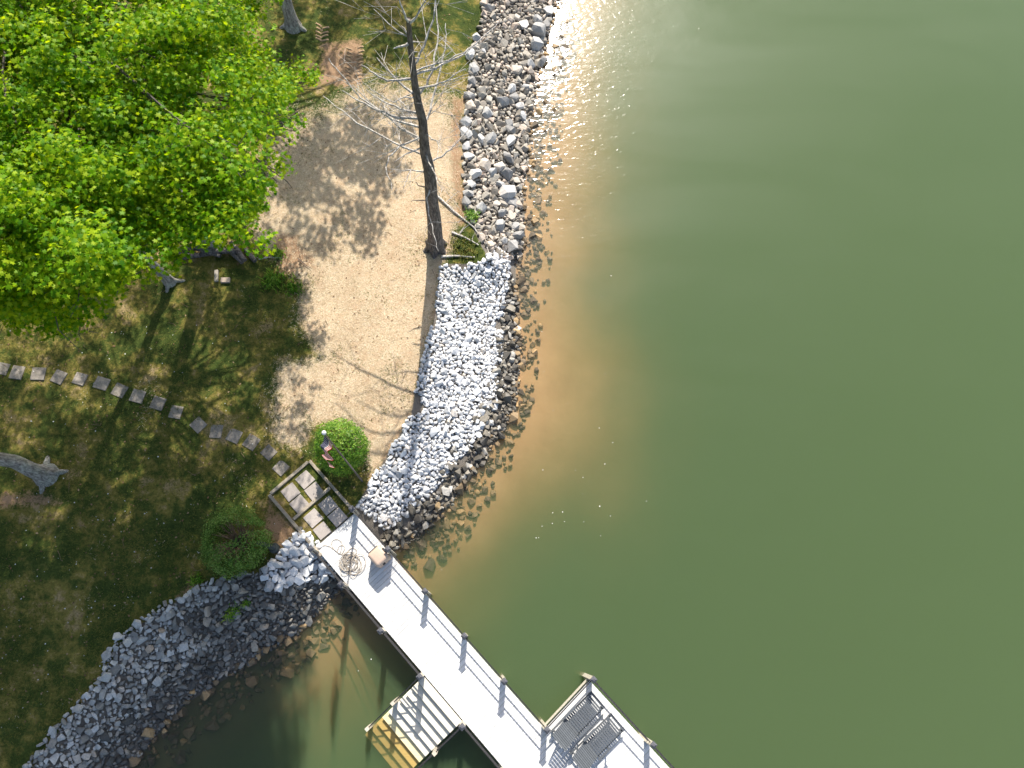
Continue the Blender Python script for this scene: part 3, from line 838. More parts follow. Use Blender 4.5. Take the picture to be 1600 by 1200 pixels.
cp = cp[(edge_d > 8)]; edge_d = edge_d[edge_d > 8]
keep = ~in_hole(cp); cp, edge_d = cp[keep], edge_d[keep]
far = np.clip((430 - cp[:, 0]) / 500 + (480 - cp[:, 1]) / 900, 0, 2)
lobe = sstep(330, 430, cp[:, 0]) * sstep(210, 130, cp[:, 1])
lowr = sstep(400, 520, cp[:, 1])
cz = 12.4 + 0.9 * far - 4.6 * lobe - 2.6 * lowr - 1.0 * np.clip(1 - edge_d / 60, 0, 1) + 0.9 * wnoise(cp, 90) + rg.normal(0, 0.5, len(cp))
cz = np.clip(cz, 6.8, 15.0)
layer = rg.uniform(size=len(cp)); cz = np.where(layer < 0.35, cz - rg.uniform(1.2, 3.0, len(cp)), cz)
cl = np.array([P(a, b, z) for (a, b), z in zip(cp, cz)])
cl_r = np.where(edge_d < 40, 0.30, 0.50) * rg.uniform(0.75, 1.25, len(cp))

def leafy_tree(name, label, base, top, r0, r1, centers, radii, n_leaf, leaf_size, rg, limb_every=3, mat='leaf', roots=6, flare=1.5, bark='bark'):
    t = thing(name, label, 'tree', tuple(base))
    mb = MB(); pts = trunk_mesh(mb, base, top, r0, r1, rg, flare, roots=roots)
    world_child(mb, 'trunk', M[bark], t, True)
    lb = MB()
    tz_ = np.array([p[2] for p in pts])
    for c, rad in list(zip(centers, radii))[::limb_every]:
        hd = np.hypot(c[0] - base[0], c[1] - base[1])
        za = np.clip(c[2] - 0.35 * hd - rg.uniform(0.2, 1.2), base[2] + 0.45 * (top[2] - base[2]), top[2])
        a = np.array([np.interp(za, tz_, [p[0] for p in pts]), np.interp(za, tz_, [p[1] for p in pts]), za])
        c2 = np.array(c) - np.array([0, 0, rad * 0.5]); mid = (a + c2) / 2 + np.array([0, 0, 0.12 * hd]) + rg.normal(0, 0.15, 3)
        rr = min(0.016 + 0.008 * hd, r1 * 0.5)
        lb.tube([a, (a + mid) / 2 + rg.normal(0, .06, 3), mid, (mid + c2) / 2 + rg.normal(0, .08, 3), c2], [rr, rr * .85, rr * .65, rr * .42, rr * .18], 5, cap=False)
        for _ in range(2):
            e = c2 + rg.normal(0, rad * 0.6, 3) - np.array([0, 0, 0.1])
            lb.tube([mid * .4 + c2 * .6, (c2 + e) / 2, e], [rr * .35, rr * .22, 0.006], 4, cap=False)
    world_child(lb, 'branches', M['limb'], t)
    pos, nrm = [], []
    for c, rad in zip(centers, radii):
        k = int(n_leaf * (rad / 0.5) ** 2 * rg.uniform(0.7, 1.3)) + 4
        q = rg.normal(size=(k, 3)); q /= np.linalg.norm(q, axis=1)[:, None]
        q *= (rg.uniform(0, 1, (k, 1)) ** 0.5) * np.array([1.15, 1.15, 0.5]) * rad
        pos.append(c + q)
        m_ = np.tile([0.0, 0, 1.0], (k, 1)) + q * 0.55 / rad + rg.normal(0, 0.55, (k, 3)) + np.array([0.0, 0.1, 0.0]); nrm.append(m_)
    pos, nrm = np.vstack(pos), np.vstack(nrm)
    v, f = leaves(pos, nrm, rg.uniform(0.7, 1.25, len(pos)) * leaf_size, LOBED, rg)
    me = make_mesh('crown', v - np.array(base), f, M[mat])
    link('crown', me, t)
    return t

b1, b2, b3, b4 = base_at(266, 441), base_at(335, 384), base_at(72, 742), base_at(458, 42)
# shares of the visible canopy
def sunward(poly, zr, n, rg, z0=1.0):
    """crown points whose shade falls inside the outline the photo shows in shadow"""
    p = PP(poly, z0); q = rg.uniform(p.min(0), p.max(0), (n * 4, 2)); q = q[inside(q, p)][:n]
    z = rg.uniform(*zr, len(q)); k = (z - z0) / sun_dir.z
    return np.column_stack([q[:, 0] + k * sun_dir.x, q[:, 1] + k * sun_dir.y, z])
SH_C = [(-60, 740), (120, 740), (230, 770), (330, 800), (430, 800), (476, 850), (492, 950), (480, 1090), (470, 1230), (-60, 1230)]
ex = sunward(SH_C, (12.0, 14.6), 78, rg)
SH_D = [(285, 445), (430, 435), (482, 480), (470, 560), (430, 610), (400, 640), (330, 600), (300, 560)]
SH_E = [(0, 450), (260, 450), (280, 560), (430, 700), (300, 760), (0, 760)]
ex = np.vstack([ex, sunward([(150, 960), (400, 900), (480, 950), (490, 1230), (0, 1230)], (12.0, 14.6), 70, rg), sunward(SH_D, (7.2, 9.5), 30, rg), sunward([(262, 400), (420, 392), (474, 445), (476, 560), (425, 600), (345, 560), (300, 480)], (8.6, 10.8), 70, rg), sunward(SH_E, (9.5, 12.5), 50, rg)])
pe = proj(ex); ins = ~((pe[:, 0] > 0) & (pe[:, 1] > 0)) | (inside(pe, canp) & ~in_hole(pe))
ex = ex[ins]
cl = np.vstack([cl, ex]); cl_r = np.concatenate([cl_r, rg.uniform(0.35, 0.65, len(ex))])
d1 = np.hypot(cl[:, 0] - b1[0] + 1.5, cl[:, 1] - b1[1]); d2 = np.hypot(cl[:, 0] - b2[0], cl[:, 1] - b2[1]) - 1.0
own1 = d1 < d2
leafy_tree('broadleaf_tree', 'slim leafy tree whose pale grey trunk base shows below the canopy', b1, b1 + np.array([-1.6, 0.6, 10.5]), 0.17, 0.07, cl[own1], cl_r[own1], 98, 0.112, rg, limb_every=10, roots=3)
leafy_tree('broadleaf_tree', 'large bright green leafy tree spreading towards the dead tree', b2, b2 + np.array([-0.6, 0.4, 11.5]), 0.30, 0.10, cl[~own1], cl_r[~own1], 98, 0.112, rg, limb_every=10, roots=0)
def blob(c, rad, n, rg, rr=(0.4, 0.8)):
    q = rg.normal(size=(n, 3)); q /= np.linalg.norm(q, axis=1)[:, None]; q *= rg.uniform(0.35, 1, (n, 1)) ** 0.6
    return np.array(c) + q * np.array(rad), rg.uniform(*rr, n)
c3, r3 = blob(b3 + np.array([-2.6, 1.2, 10.5]), (3.6, 4.2, 2.6), 170, rg)
leafy_tree('broadleaf_tree', 'thick grey trunked tree with spreading roots on the mossy lawn', b3, b3 + np.array([-2.2, 0.6, 10.0]), 0.24, 0.12, c3, r3, 40, 0.2, rg, limb_every=4, roots=4, flare=2.1)
SH_A = [(440, -30), (705, -30), (690, 50), (655, 100), (600, 128), (500, 140), (440, 120)]
SH_B = [(430, 190), (560, 175), (640, 185), (650, 260), (600, 330), (560, 425), (490, 420), (430, 330)]
c4 = np.vstack([sunward(SH_A, (9, 12), 46, rg), sunward(SH_B, (9.2, 11), 46, rg), blob(b4 + np.array([0.5, 5.6, 11.2]), (3.2, 4.0, 1.6), 30, rg)[0]]); r4 = rg.uniform(0.4, 0.8, len(c4))
leafy_tree('broadleaf_tree', 'grey trunk at the top edge beside the tyre tracks', b4, b4 + np.array([0.2, 1.6, 10.0]), 0.25, 0.12, c4, r4, 44, 0.2, rg, limb_every=5, roots=2, flare=1.8)
# further crown masses of the shading trees, above the mown edge on the left
c5, r5 = blob(np.array([-10.2, 13.2, 14.0]), (3.6, 3.8, 1.2), 1, rg)

# ------------------------------------------------------------------ dead tree
rg = np.random.default_rng(52)
db = base_at(681, 386)
dead = thing('dead_tree', 'bare dead tree with dark trunk and bleached broken branches', 'tree', tuple(db))
def z_on_trunk(py):
    lo, hi = db[2], 20.0
    for _ in range(40):
        m_ = (lo + hi) / 2
        if proj(np.array([[db[0], db[1], m_]]))[0][1] > py: lo = m_
        else: hi = m_
    return lo
ZT = z_on_trunk(30)
tp = []; tr_ = []
for t in np.linspace(0, 1, 16):
    tp.append(np.array([db[0] + 0.06 * math.sin(t * 5) + rg.normal(0, .02), db[1] + rg.normal(0, .02), db[2] + (ZT - db[2]) * t]))
    tr_.append(0.25 * (1 - t) ** 1.15 + 0.062)
tr_[0] = 0.38; tp[0] = tp[0] - np.array([0, 0, 0.2]); 
mb = MB(); mb.tube(tp, tr_, 14)
for k in range(6):
    a = k * 1.05 + 0.4; d = np.array([math.cos(a), math.sin(a), 0])
    mb.tube([db + d * .14 + (0, 0, .5), db + d * .3 + (0, 0, .08), db + d * rg.uniform(.45, .6) + (0, 0, -.12)], [.16, .15, .08], 8)
world_child(mb, 'trunk', M['dead_bark'], dead, True)
def trunk_pt(z): return np.array([np.interp(z, [p[2] for p in tp], [p[i] for p in tp]) for i in range(2)] + [z])
def dbranch(path, rise=0.6, r=0.045, twigs=6, curl=0.0, mat='dead_twig'):
    """path: photo points from the trunk outwards; the branch rises gently as it leaves the trunk"""
    z0 = z_on_trunk(path[0][1]); n = len(path)
    pts = [trunk_pt(z0)]
    for i, (a, b) in enumerate(path[1:], 1): pts.append(P(a, b, z0 + rise * i / (n - 1)))
    fine, rad = [], []
    for a, b in zip(pts[:-1], pts[1:]):
        for t in (0, 0.33, 0.67): fine.append(a + (b - a) * t + (rg.normal(0, 0.018, 3) if t else 0))
    fine.append(pts[-1]); m_ = len(fine)
    mb = MB(); rad = [r * (1 - 0.72 * i / (m_ - 1)) for i in range(m_)]
    mb.tube(fine, rad, 6)
    ax = fine[-1] - fine[0]
    for _ in range(twigs):
        i = rg.integers(1, m_ - 1); p = fine[i]; d = ax / (np.linalg.norm(ax) + 1e-9) * rg.uniform(0.2, 1.0) + rg.normal(0, 0.55, 3); d[2] *= 0.5
        L = rg.uniform(0.4, 1.3); e = p + d / (np.linalg.norm(d) + 1e-9) * L
        q = (p + e) / 2 + rg.normal(0, .07, 3)
        mb.tube([p, q, e], [rad[i] * .4, rad[i] * .28, .005], 4)
        for _ in range(2):
            d2 = (e - p) * rg.uniform(.3, .7) + rg.normal(0, .25, 3)
            mb.tube([q, q + d2], [rad[i] * .22, .004], 3)
    world_child(mb, 'branch', M[mat], dead)
c2s = lambda pts: [(400 + a / 4, b / 4) for a, b in pts]
B = [([(985, 735), (880, 735), (760, 690), (640, 630), (540, 565)], .5, .05, 9), ([(985, 800), (860, 750), (780, 700), (650, 610), (520, 450), (455, 365)], .8, .045, 6), ([(985, 715), (900, 680), (790, 630), (690, 560)], .5, .04, 6),
     ([(1000, 880), (900, 800), (790, 700), (600, 530)], .8, .045, 8), ([(1010, 975), (860, 890), (630, 770), (540, 690), (420, 600)], .4, .045, 5), ([(968, 610), (880, 500), (755, 360)], .7, .05, 4),
     ([(960, 485), (900, 500), (820, 505), (750, 465), (655, 405)], .5, .045, 3), ([(940, 265), (860, 303)], .1, .045, 0), ([(935, 235), (880, 190), (735, 55)], .5, .022, 5), ([(935, 230), (905, 160)], .2, .03, 1),
     ([(945, 150), (930, 90), (895, -20)], .8, .04, 2), ([(972, 150), (1010, 90), (1075, -20)], .8, .04, 3), ([(1005, 415), (1050, 290), (1110, 120), (1125, -40)], 1.2, .04, 4),
     ([(1050, 790), (1090, 690), (1120, 560), (1160, 400), (1185, 250), (1185, 145)], 1.0, .042, 6), ([(1030, 600), (1070, 530), (1110, 430), (1140, 200), (1118, -20)], 1.2, .045, 5),
     ([(1010, 465), (1120, 430), (1290, 345), (1400, 250), (1530, 115)], .6, .04, 6), ([(1012, 450), (1150, 390), (1300, 330), (1450, 240)], .6, .03, 4), ([(1020, 550), (1120, 535), (1200, 500), (1310, 430)], .5, .036, 4),
     ([(1025, 555), (1200, 505), (1340, 460)], .4, .024, 3), ([(1100, 1020), (1160, 980), (1210, 940), (1290, 850), (1390, 735)], .5, .036, 6), ([(990, 850), (900, 910), (830, 980), (812, 1050), (850, 1190)], .1, .035, 2),
     ([(1000, 920), (930, 965), (865, 1012)], .2, .035, 1), ([(1025, 1080), (970, 1060), (840, 1055)], .2, .03, 3), ([(1022, 1070), (970, 1062), (945, 1120), (920, 1190)], .0, .028, 2), ([(1050, 830), (1130, 880), (1160, 945)], .2, .025, 4),
     ([(990, 370), (1045, 365)], .1, .03, 0), ([(985, 335), (1015, 325)], .1, .03, 0), ([(985, 260), (1050, 262)], .1, .025, 1), ([(950, 600), (890, 615)], .1, .03, 1), ([(1055, 950), (1095, 1040), (1130, 1130), (1160, 1200)], .3, .03, 4),
     ([(965, 560), (860, 640), (720, 560), (655, 500)], .5, .02, 5), ([(1000, 900), (960, 840), (890, 760), (700, 570)], .6, .03, 4)]
for pth, rise, r, tw in B: dbranch(c2s(pth), rise, r, tw)
z5 = lambda pts: [(600 + a / 5.455, 200 + b / 5.455) for a, b in pts]
dbranch(z5([(355, 480), (362, 600), (400, 800), (435, 940), (465, 1050)]), -0.3, .03, 3)
dbranch(z5([(330, 620), (290, 615), (230, 625)]), .1, .03, 1, mat='dead_bark')
dbranch(z5([(325, 520), (290, 490), (270, 460)]), .1, .035, 0, mat='dead_bark')

def fallen(name, label, path, r, twigs, cat='branch', mat='dead_twig', z0=0.06):
    pts = []
    for a, b in path:
        q = base_at(a, b); pts.append(q + np.array([0, 0, z0]))
    t = MB(); m_ = len(pts); rad = [r * (1 - 0.55 * i / (m_ - 1)) for i in range(m_)]
    t.tube(pts, rad, 7)
    for _ in range(twigs):
        i = rg.integers(0, m_ - 1); p = pts[i] * .5 + pts[i + 1] * .5; d = rg.normal(0, 1, 3); d[2] = abs(d[2]) * .12
        e = p + d / np.linalg.norm(d) * rg.uniform(.3, .9)
        t.tube([p, (p + e) / 2 + rg.normal(0, .05, 3), e], [rad[i] * .4, rad[i] * .25, .004], 4)
    base = pts[0]
    me = make_mesh(name, np.array(t.v) - base, t.f, M[mat])
    return tag(link(name, me, loc=tuple(base)), label, cat)
fallen('fallen_branch', 'long bleached branch lying from the dead trunk across grass to the white stones', [(682, 306), (710, 332), (740, 356), (760, 385), (770, 415)], .045, 10)
fallen('fallen_branch', 'short bleached branch on the grass between dead trunk and rubble bank', [(706, 364), (728, 373), (748, 384)], .05, 4)
fallen('log', 'thin straight pole lying along the top of the white stones', [(690, 402), (715, 401), (742, 403)], .055, 0, 'log')
fallen('fallen_branch', 'bare stick on the dry ground just below the big canopy', [(405, 406), (420, 403), (440, 404)], .03, 1)
fallen('fallen_branch', 'forked twig on the bare patch right of the canopy', [(466, 405), (478, 415), (486, 420)], .02, 3, mat='dead_bark')

# ------------------------------------------------------------------ shrubs
def shrub(name, label, px, py, zc, rx, rz, n, leaf, mat, hollow=None, seed=1):
    rg = np.random.default_rng(seed)
    c = P(px, py, zc); gz = gz_at(c[0], c[1])
    t = thing(name, label, 'shrub', (c[0], c[1], gz))
    q = rg.normal(size=(n, 3)); q /= np.linalg.norm(q, axis=1)[:, None]
    lump = 1 + 0.13 * wnoise(q[:, :2] * 3 + q[:, 2:] * 2, 1.0)
    rr = (rg.uniform(0.72, 1.02, (n, 1)) + 0.12 * (rg.uniform(size=(n, 1)) < 0.06)) ** 0.7 * lump[:, None]
    pos = q * rr * np.array([rx, rx, rz])
    nrm = q + rg.normal(0, 0.5, (n, 3)) + np.array([0, 0, 0.35])
    if hollow is not None:
        hx, hy, hr, ell = hollow
        a = math.radians(-12); dx, dy = pos[:, 0] - hx, pos[:, 1] - hy
        ex = dx * math.cos(a) - dy * math.sin(a); ey = dx * math.sin(a) + dy * math.cos(a)
        cut = ((ex / (hr * ell)) ** 2 + (ey / hr) ** 2 < 1 + 0.3 * rg.normal(size=n)) 
        cut |= (np.abs(ey - 0.1 * ex + 0.08) < 0.09) & (ex > 0)
        pos, nrm = pos[~cut], nrm[~cut]
    pos[:, 2] += zc - gz; ok = pos[:, 2] > 0.02
    pos, nrm = pos[ok], nrm[ok]
    v, f = leaves(pos, nrm, rg.uniform(0.7, 1.3, len(pos)) * leaf, OVAL, rg)
    link('foliage', make_mesh('foliage', v, f, M[mat]), t)
    mb = MB()
    for k in range(34 if hollow is None else 90):
        a = rg.uniform(0, 6.28); e = np.array([math.cos(a) * rx * rg.uniform(.2, .8), math.sin(a) * rx * rg.uniform(.2, .8), (zc - gz) + rz * rg.uniform(-.1, .6)])
        mb.tube([(rg.normal(0, .05), rg.normal(0, .05), 0), e * .5 + rg.normal(0, .06, 3), e], [.024, .016, .005], 5)
    link('stems', make_mesh('stems', mb.v, mb.f, M['twig_brown']), t)
    return t
M['twig_brown'] = bark_mat('brown_stem', (0.34, 0.22, 0.13), (0.14, 0.09, 0.06))
shrub('shrub', 'rounded bright green shrub behind the flag beside the patio', 533, 699, 2.05, 0.92, 1.2, 11000, 0.075, 'shrub_leaf', seed=61)
shrub('shrub', 'dark green clipped shrub with bare hollow centre beside the patio', 367, 846, 1.7, 1.13, 0.8, 12000, 0.06, 'dark_leaf', hollow=(-0.15, 0.2, 0.33, 1.55), seed=62)

# ------------------------------------------------------------------ flag on its pole
M['pole'] = simple_mat('bronze_flag_pole', (0.12, 0.105, 0.09), None, 10, 0.4, 0.0, metal=0.4)
M['finial'] = simple_mat('pale_finial', (0.75, 0.75, 0.74), None, 10, 0.3, 0.0)
def flag_mat():
    m, nt, b = new_mat('striped_flag_cloth')
    L = nt.links.new
    uv = N(nt, 'ShaderNodeUVMap'); uv.uv_map = 'UVMap'
    sp = N(nt, 'ShaderNodeSeparateXYZ'); L(uv.outputs[0], sp.inputs[0])
    def math_(op, a, b_=None):
        n = N(nt, 'ShaderNodeMath', operation=op)
        for i, v in enumerate((a, b_)):
            if v is None: continue
            if hasattr(v, 'node'): L(v, n.inputs[i])
            else: n.inputs[i].default_value = v
        return n.outputs[0]
    stripe = math_('MODULO', math_('FLOOR', math_('MULTIPLY', sp.outputs[1], 13.0)), 2.0)
    white, red, blue = (0.72, 0.70, 0.68), (0.40, 0.004, 0.012), (0.008, 0.014, 0.08)
    col = mixc(nt, stripe, red, white)
    canton = math_('MULTIPLY', math_('LESS_THAN', sp.outputs[0], 0.4), math_('GREATER_THAN', sp.outputs[1], 6 / 13))
    # rows of stars in the canton
    def star_rows(nx, ny, ox, oy):
        fx = math_('SUBTRACT', math_('FRACT', math_('ADD', math_('MULTIPLY', sp.outputs[0], nx / 0.4), ox)), 0.5)
        fy = math_('SUBTRACT', math_('FRACT', math_('ADD', math_('MULTIPLY', math_('SUBTRACT', sp.outputs[1], 6 / 13), ny * 13 / 7), oy)), 0.5)
        d = math_('ADD', math_('MULTIPLY', fx, fx), math_('MULTIPLY', fy, fy))
        return math_('LESS_THAN', d, 0.022)
    stars = math_('MAXIMUM', star_rows(6, 5, 0, 0), star_rows(6, 5, .5, .5))
    cc = mixc(nt, stars, blue, white)
    col = mixc(nt, canton, col, cc)
    L(col, b.inputs['Base Color']); b.inputs['Roughness'].default_value = 0.85
    tl = N(nt, 'ShaderNodeBsdfTranslucent'); L(col, tl.inputs[0])
    mx = N(nt, 'ShaderNodeMixShader'); mx.inputs[0].default_value = 0.55
    L(b.outputs[0], mx.inputs[1]); L(tl.outputs[0], mx.inputs[2]); L(mx.outputs[0], nt.nodes['Material Output'].inputs['Surface'])
    return m
M['flag'] = flag_mat()
fb = base_at(566, 752)
FZ = None
lo, hi = 1.0, 12.0
for _ in range(40):
    m_ = (lo + hi) / 2
    if proj(np.array([[fb[0], fb[1], m_]]))[0][1] > 677: lo = m_
    else: hi = m_
FZ = lo
print('pole top', FZ)
pole = thing('flag_pole', 'thin dark flag pole rising beside the bright green shrub', 'flag pole', tuple(fb))
world_child(MB().tube([fb - (0, 0, .3), fb + (0, 0, 2.5), (fb[0], fb[1], FZ)], [.035, .03, .02], 8), 'pole', M['pole'], pole, True)
bm = bmesh.new(); bmesh.ops.create_uvsphere(bm, u_segments=12, v_segments=8, radius=0.065)
fm = bpy.data.meshes.new('finial'); bm.to_mesh(fm); bm.free(); fm.materials.append(M['finial'])
link('finial', fm, pole, (0, 0, FZ - fb[2] + 0.05))
# limp flag: hoist along the pole, fly end hanging and folded
FH, FL = 1.1, 1.8
nu, nv = 48, 30
fv, fuv = [], []
hd = np.array([-0.45, -0.9, 0]); hd /= np.linalg.norm(hd); pd = np.array([-hd[1], hd[0], 0])
for j in range(nv + 1):
    vv = j / nv
    for i in range(nu + 1):
        uu = i / nu
        out = 0.46 * (1 - math.exp(-2.2 * uu)) + 0.05 * uu
        fold = 0.13 * math.sin(uu * 15 + 1.4 * (1 - vv)) * min(1, uu * 3) * (0.5 + 0.5 * (1 - vv))
        drop = 1.25 * uu ** 1.15 * (0.9 + 0.1 * vv)
        p = hd * (0.03 + out) + pd * fold + np.array([0, 0, vv * FH * (1 - 0.12 * uu) - drop])
        fv.append(p); fuv.append((uu, vv))
ff = [(j * (nu + 1) + i, j * (nu + 1) + i + 1, (j + 1) * (nu + 1) + i + 1, (j + 1) * (nu + 1) + i) for j in range(nv) for i in range(nu)]
fl_me = make_mesh('flag', fv, ff, M['flag'], True)
uvl = fl_me.uv_layers.new(name='UVMap')
for lp in fl_me.loops: uvl.data[lp.index].uv = fuv[lp.vertex_index]
flag = tag(link('flag', fl_me, loc=(fb[0], fb[1], FZ - FH - 0.08)), 'limp red white and blue striped flag hanging from the pole', 'flag')

# ------------------------------------------------------------------ things on the dock
M['bin'] = simple_mat('tan_plastic', (0.50, 0.37, 0.28), (0.44, 0.32, 0.24), 6, 0.5, 0.05)
M['slot'] = simple_mat('dark_recess', (0.05, 0.045, 0.04), None, 10, 0.6, 0)
bq = P(596, 872, DZ)
bn = thing('storage_bin', 'tan plastic bin with rounded lid beside the right rail', 'bin', (bq[0], bq[1], DZ), ang)
BH = 0.78
def rounded_box(name, size, z, mat, parent, bev, taper=1.0, loc=(0, 0)):
    mb = MB().box((0, 0, 0), size, taper=taper)
    me = make_mesh(name, mb.v, mb.f, mat)
    b_ = bmesh.new(); b_.from_mesh(me); bmesh.ops.bevel(b_, geom=b_.edges[:], offset=bev, segments=4, profile=0.5, affect='EDGES'); b_.to_mesh(me); b_.free()
    me.polygons.foreach_set('use_smooth', np.ones(len(me.polygons), bool))
    return link(name, me, parent, (loc[0], loc[1], z))
rounded_box('body', (0.52, 0.50, BH - 0.16), (BH - 0.16) / 2, M['bin'], bn, 0.06, 1.06)
lid = rounded_box('lid', (0.60, 0.57, 0.22), BH - 0.08, M['bin'], bn, 0.085, 0.86)
rounded_box('opening', (0.05, 0.36, 0.12), BH - 0.11, M['slot'], bn, 0.015, 1.0, (-0.285, 0.0))
rounded_box('hinge', (0.16, 0.06, 0.06), BH + 0.0, M['slot'], bn, 0.012, 1.0, (-0.02, 0.265))
rounded_box('handle', (0.10, 0.10, 0.05), BH - 0.14, M['slot'], bn, 0.012, 1.0, (0.285, -0.03))

M['hose'] = simple_mat('tan_grey_hose', (0.42, 0.36, 0.29), (0.28, 0.24, 0.19), 6, 0.55, 0.0)
rg = np.random.default_rng(77)
hp = []
def loop(cx, cy, ra, rb, rot, turns, z, n=30):
    for k in range(int(n * turns)):
        a = k / n * 6.283
        x, y = ra * math.cos(a), rb * math.sin(a)
        hp.append(np.array([cx + x * math.cos(rot) - y * math.sin(rot) + rg.normal(0, .006), cy + x * math.sin(rot) + y * math.cos(rot) + rg.normal(0, .006), z + 0.012 * math.sin(a * 1.5) + 0.012]))
hc = P(549, 881, DZ)
def add_px(px, py, z=0.012):
    q = P(px, py, DZ); hp.append(np.array([q[0], q[1], DZ + z]))
for a, b in ((501, 853), (512, 852), (520, 857), (528, 864), (534, 868), (538, 860), (541, 855), (536, 851), (529, 853), (526, 862), (530, 868), (533, 860), (536, 850), (530, 843), (522, 842), (517, 848), (520, 857), (530, 866), (540, 868), (544, 860), (550, 855), (557, 858), (559, 865), (552, 867)): add_px(a, b)
for k in range(10):
    loop(hc[0] + rg.normal(0, .09), hc[1] + rg.normal(0, .08), rg.uniform(.13, .42), rg.uniform(.10, .36), rg.uniform(0, 3.1), rg.uniform(.9, 1.4), DZ + 0.012 + 0.006 * k)
hs = []
for i in range(len(hp) - 1):
    if np.linalg.norm(hp[i + 1] - hp[i]) > 0.09:
        m_ = max(2, int(np.linalg.norm(hp[i + 1] - hp[i]) / 0.05))
        for t in np.linspace(0, 1, m_, endpoint=False): hs.append(hp[i] * (1 - t) + hp[i + 1] * t)
    else: hs.append(hp[i])
hs = np.array(hs)
for _ in range(4): hs[1:-1] = (hs[:-2] + 2 * hs[1:-1] + hs[2:]) / 4
me = make_mesh('garden_hose', *(lambda mb: (np.array(mb.v) - np.array([hc[0], hc[1], DZ]), mb.f))(MB().tube(hs, 0.011, 6)), M['hose'], True)
tag(link('garden_hose', me, loc=(hc[0], hc[1], DZ)), 'tangled coil of tan hose on the planks near the patio', 'hose')

# loungers
M['slat'] = wood_mat('slate_grey_slat', (0.085, 0.095, 0.105), (0.06, 0.067, 0.075), 0.6)
def lounger(label, foot_px, back_px):
    fq, bq_ = P(*foot_px, DZ + 0.33), P(*back_px, DZ + 0.6)
    d = (bq_ - fq)[:2]; d /= np.linalg.norm(d)
    t = thing('lounger', label, 'lounger', (fq[0], fq[1], DZ), math.atan2(d[1], d[0]), 'slatted loungers on the dock platform')
    W, SH = 0.64, 0.33
    S1 = 1.18                       # seat length, then the raised back
    ba = math.radians(38); BL = 0.80
    def slat(c, size, rot=(0, 0, 0), name='slat', par=t):
        return MB().box((0, 0, 0), size).build(name, M['slat'], par, c, rot, bevel=0.004)
    k = 0; x = 0.10
    slat((0.045, 0, SH + .02), (0.075, W, 0.022)); 
    x = 0.165
    while x < S1:
        slat((x, 0, SH + .02), (0.058, W - 0.06, 0.02)); x += 0.078
    back = MB().bar((S1, -W / 2 + .06, SH), (S1 + BL * math.cos(ba), -W / 2 + .06, SH + BL * math.sin(ba)), .03, .05).bar((S1, W / 2 - .06, SH), (S1 + BL * math.cos(ba), W / 2 - .06, SH + BL * math.sin(ba)), .03, .05).build('backrest', M['slat'], t)
    s = 0.05
    while s < BL:
        slat((S1 + s * math.cos(ba) - .02 * math.sin(ba), 0, SH + s * math.sin(ba) + .03), (0.062, W - 0.04, 0.02), (0, -ba, 0), 'slat', back); s += 0.074
    for sy in (-1, 1):
        MB().bar((0.0, sy * (W / 2 - .02), SH - .045), (S1 + .62, sy * (W / 2 - .02), SH - .045), .035, .085).build('side_rail', M['slat'], t, bevel=0.004)
        MB().bar((0.72, sy * (W / 2 + .035), SH + .20), (1.22, sy * (W / 2 + .035), SH + .22), .075, .022).build('armrest', M['slat'], t, bevel=0.004)
        for xx in (0.10, S1 + .55):
            MB().box((0, 0, 0), (.07, .04, SH - .03)).build('leg', M['slat'], t, (xx, sy * (W / 2 - .055), (SH - .03) / 2), bevel=0.004)
        for xx in (0.78, 1.16):
            MB().box((0, 0, 0), (.05, .03, .27)).build('arm_support', M['slat'], t, (xx, sy * (W / 2 + .012), SH + .07), bevel=0.003)
    MB().bar((S1 + .5, -W / 2 + .05, SH - .04), (S1 + .5, W / 2 - .05, SH - .04), .04, .05).build('cross_bar', M['slat'], t)
    return t
lounger('grey slatted lounger nearer the inner corner post of the platform', (935, 1092), (874, 1157))
lounger('grey slatted lounger with its back end cut by the bottom of the picture', (966, 1127), (905, 1192))

# ------------------------------------------------------------------ small things on land
M['pipe'] = simple_mat('dark_drain_pipe', (0.035, 0.045, 0.042), None, 20, 0.55, 0.0)
q = base_at(430, 857); q2 = base_at(417, 853)
pp_ = thing('drain_pipe', 'short dark pipe with round end poking out from the dark shrub', 'pipe', tuple(q))
world_child(MB().tube([q2 + (0, 0, .95), (q * .4 + q2 * .6) + (0, 0, .62), q + (0, 0, .2)], [.085, .085, .085], 12), 'pipe', M['pipe'], pp_, True)
world_child(MB().tube([q + (0, 0, -.05), q + (0, 0, .2), q + (.0, 0, .26)], [.17, .17, .12], 16), 'round_end', M['pipe'], pp_)
M['board'] = wood_mat('grey_board', (0.42, 0.37, 0.30), (0.30, 0.26, 0.2))
M['brick'] = simple_mat('tan_brick', (0.42, 0.33, 0.26), None, 12, 0.9, 0.3)
q = base_at(339, 432); tag(MB().box((0, 0, 0), (.14, .48, .09)).build('board', M['board'], loc=tuple(q + (0, 0, .05)), rot=(0, 0, .12), bevel=.006), 'short wooden board lying in the shade below the canopy', 'board')
q = base_at(353, 439); tag(MB().box((0, 0, 0), (.34, .2, .11)).build('block', M['brick'], loc=tuple(q + (0, 0, .05)), rot=(0, 0, .05), bevel=.012), 'tan block lying beside the short board in the shade', 'block')
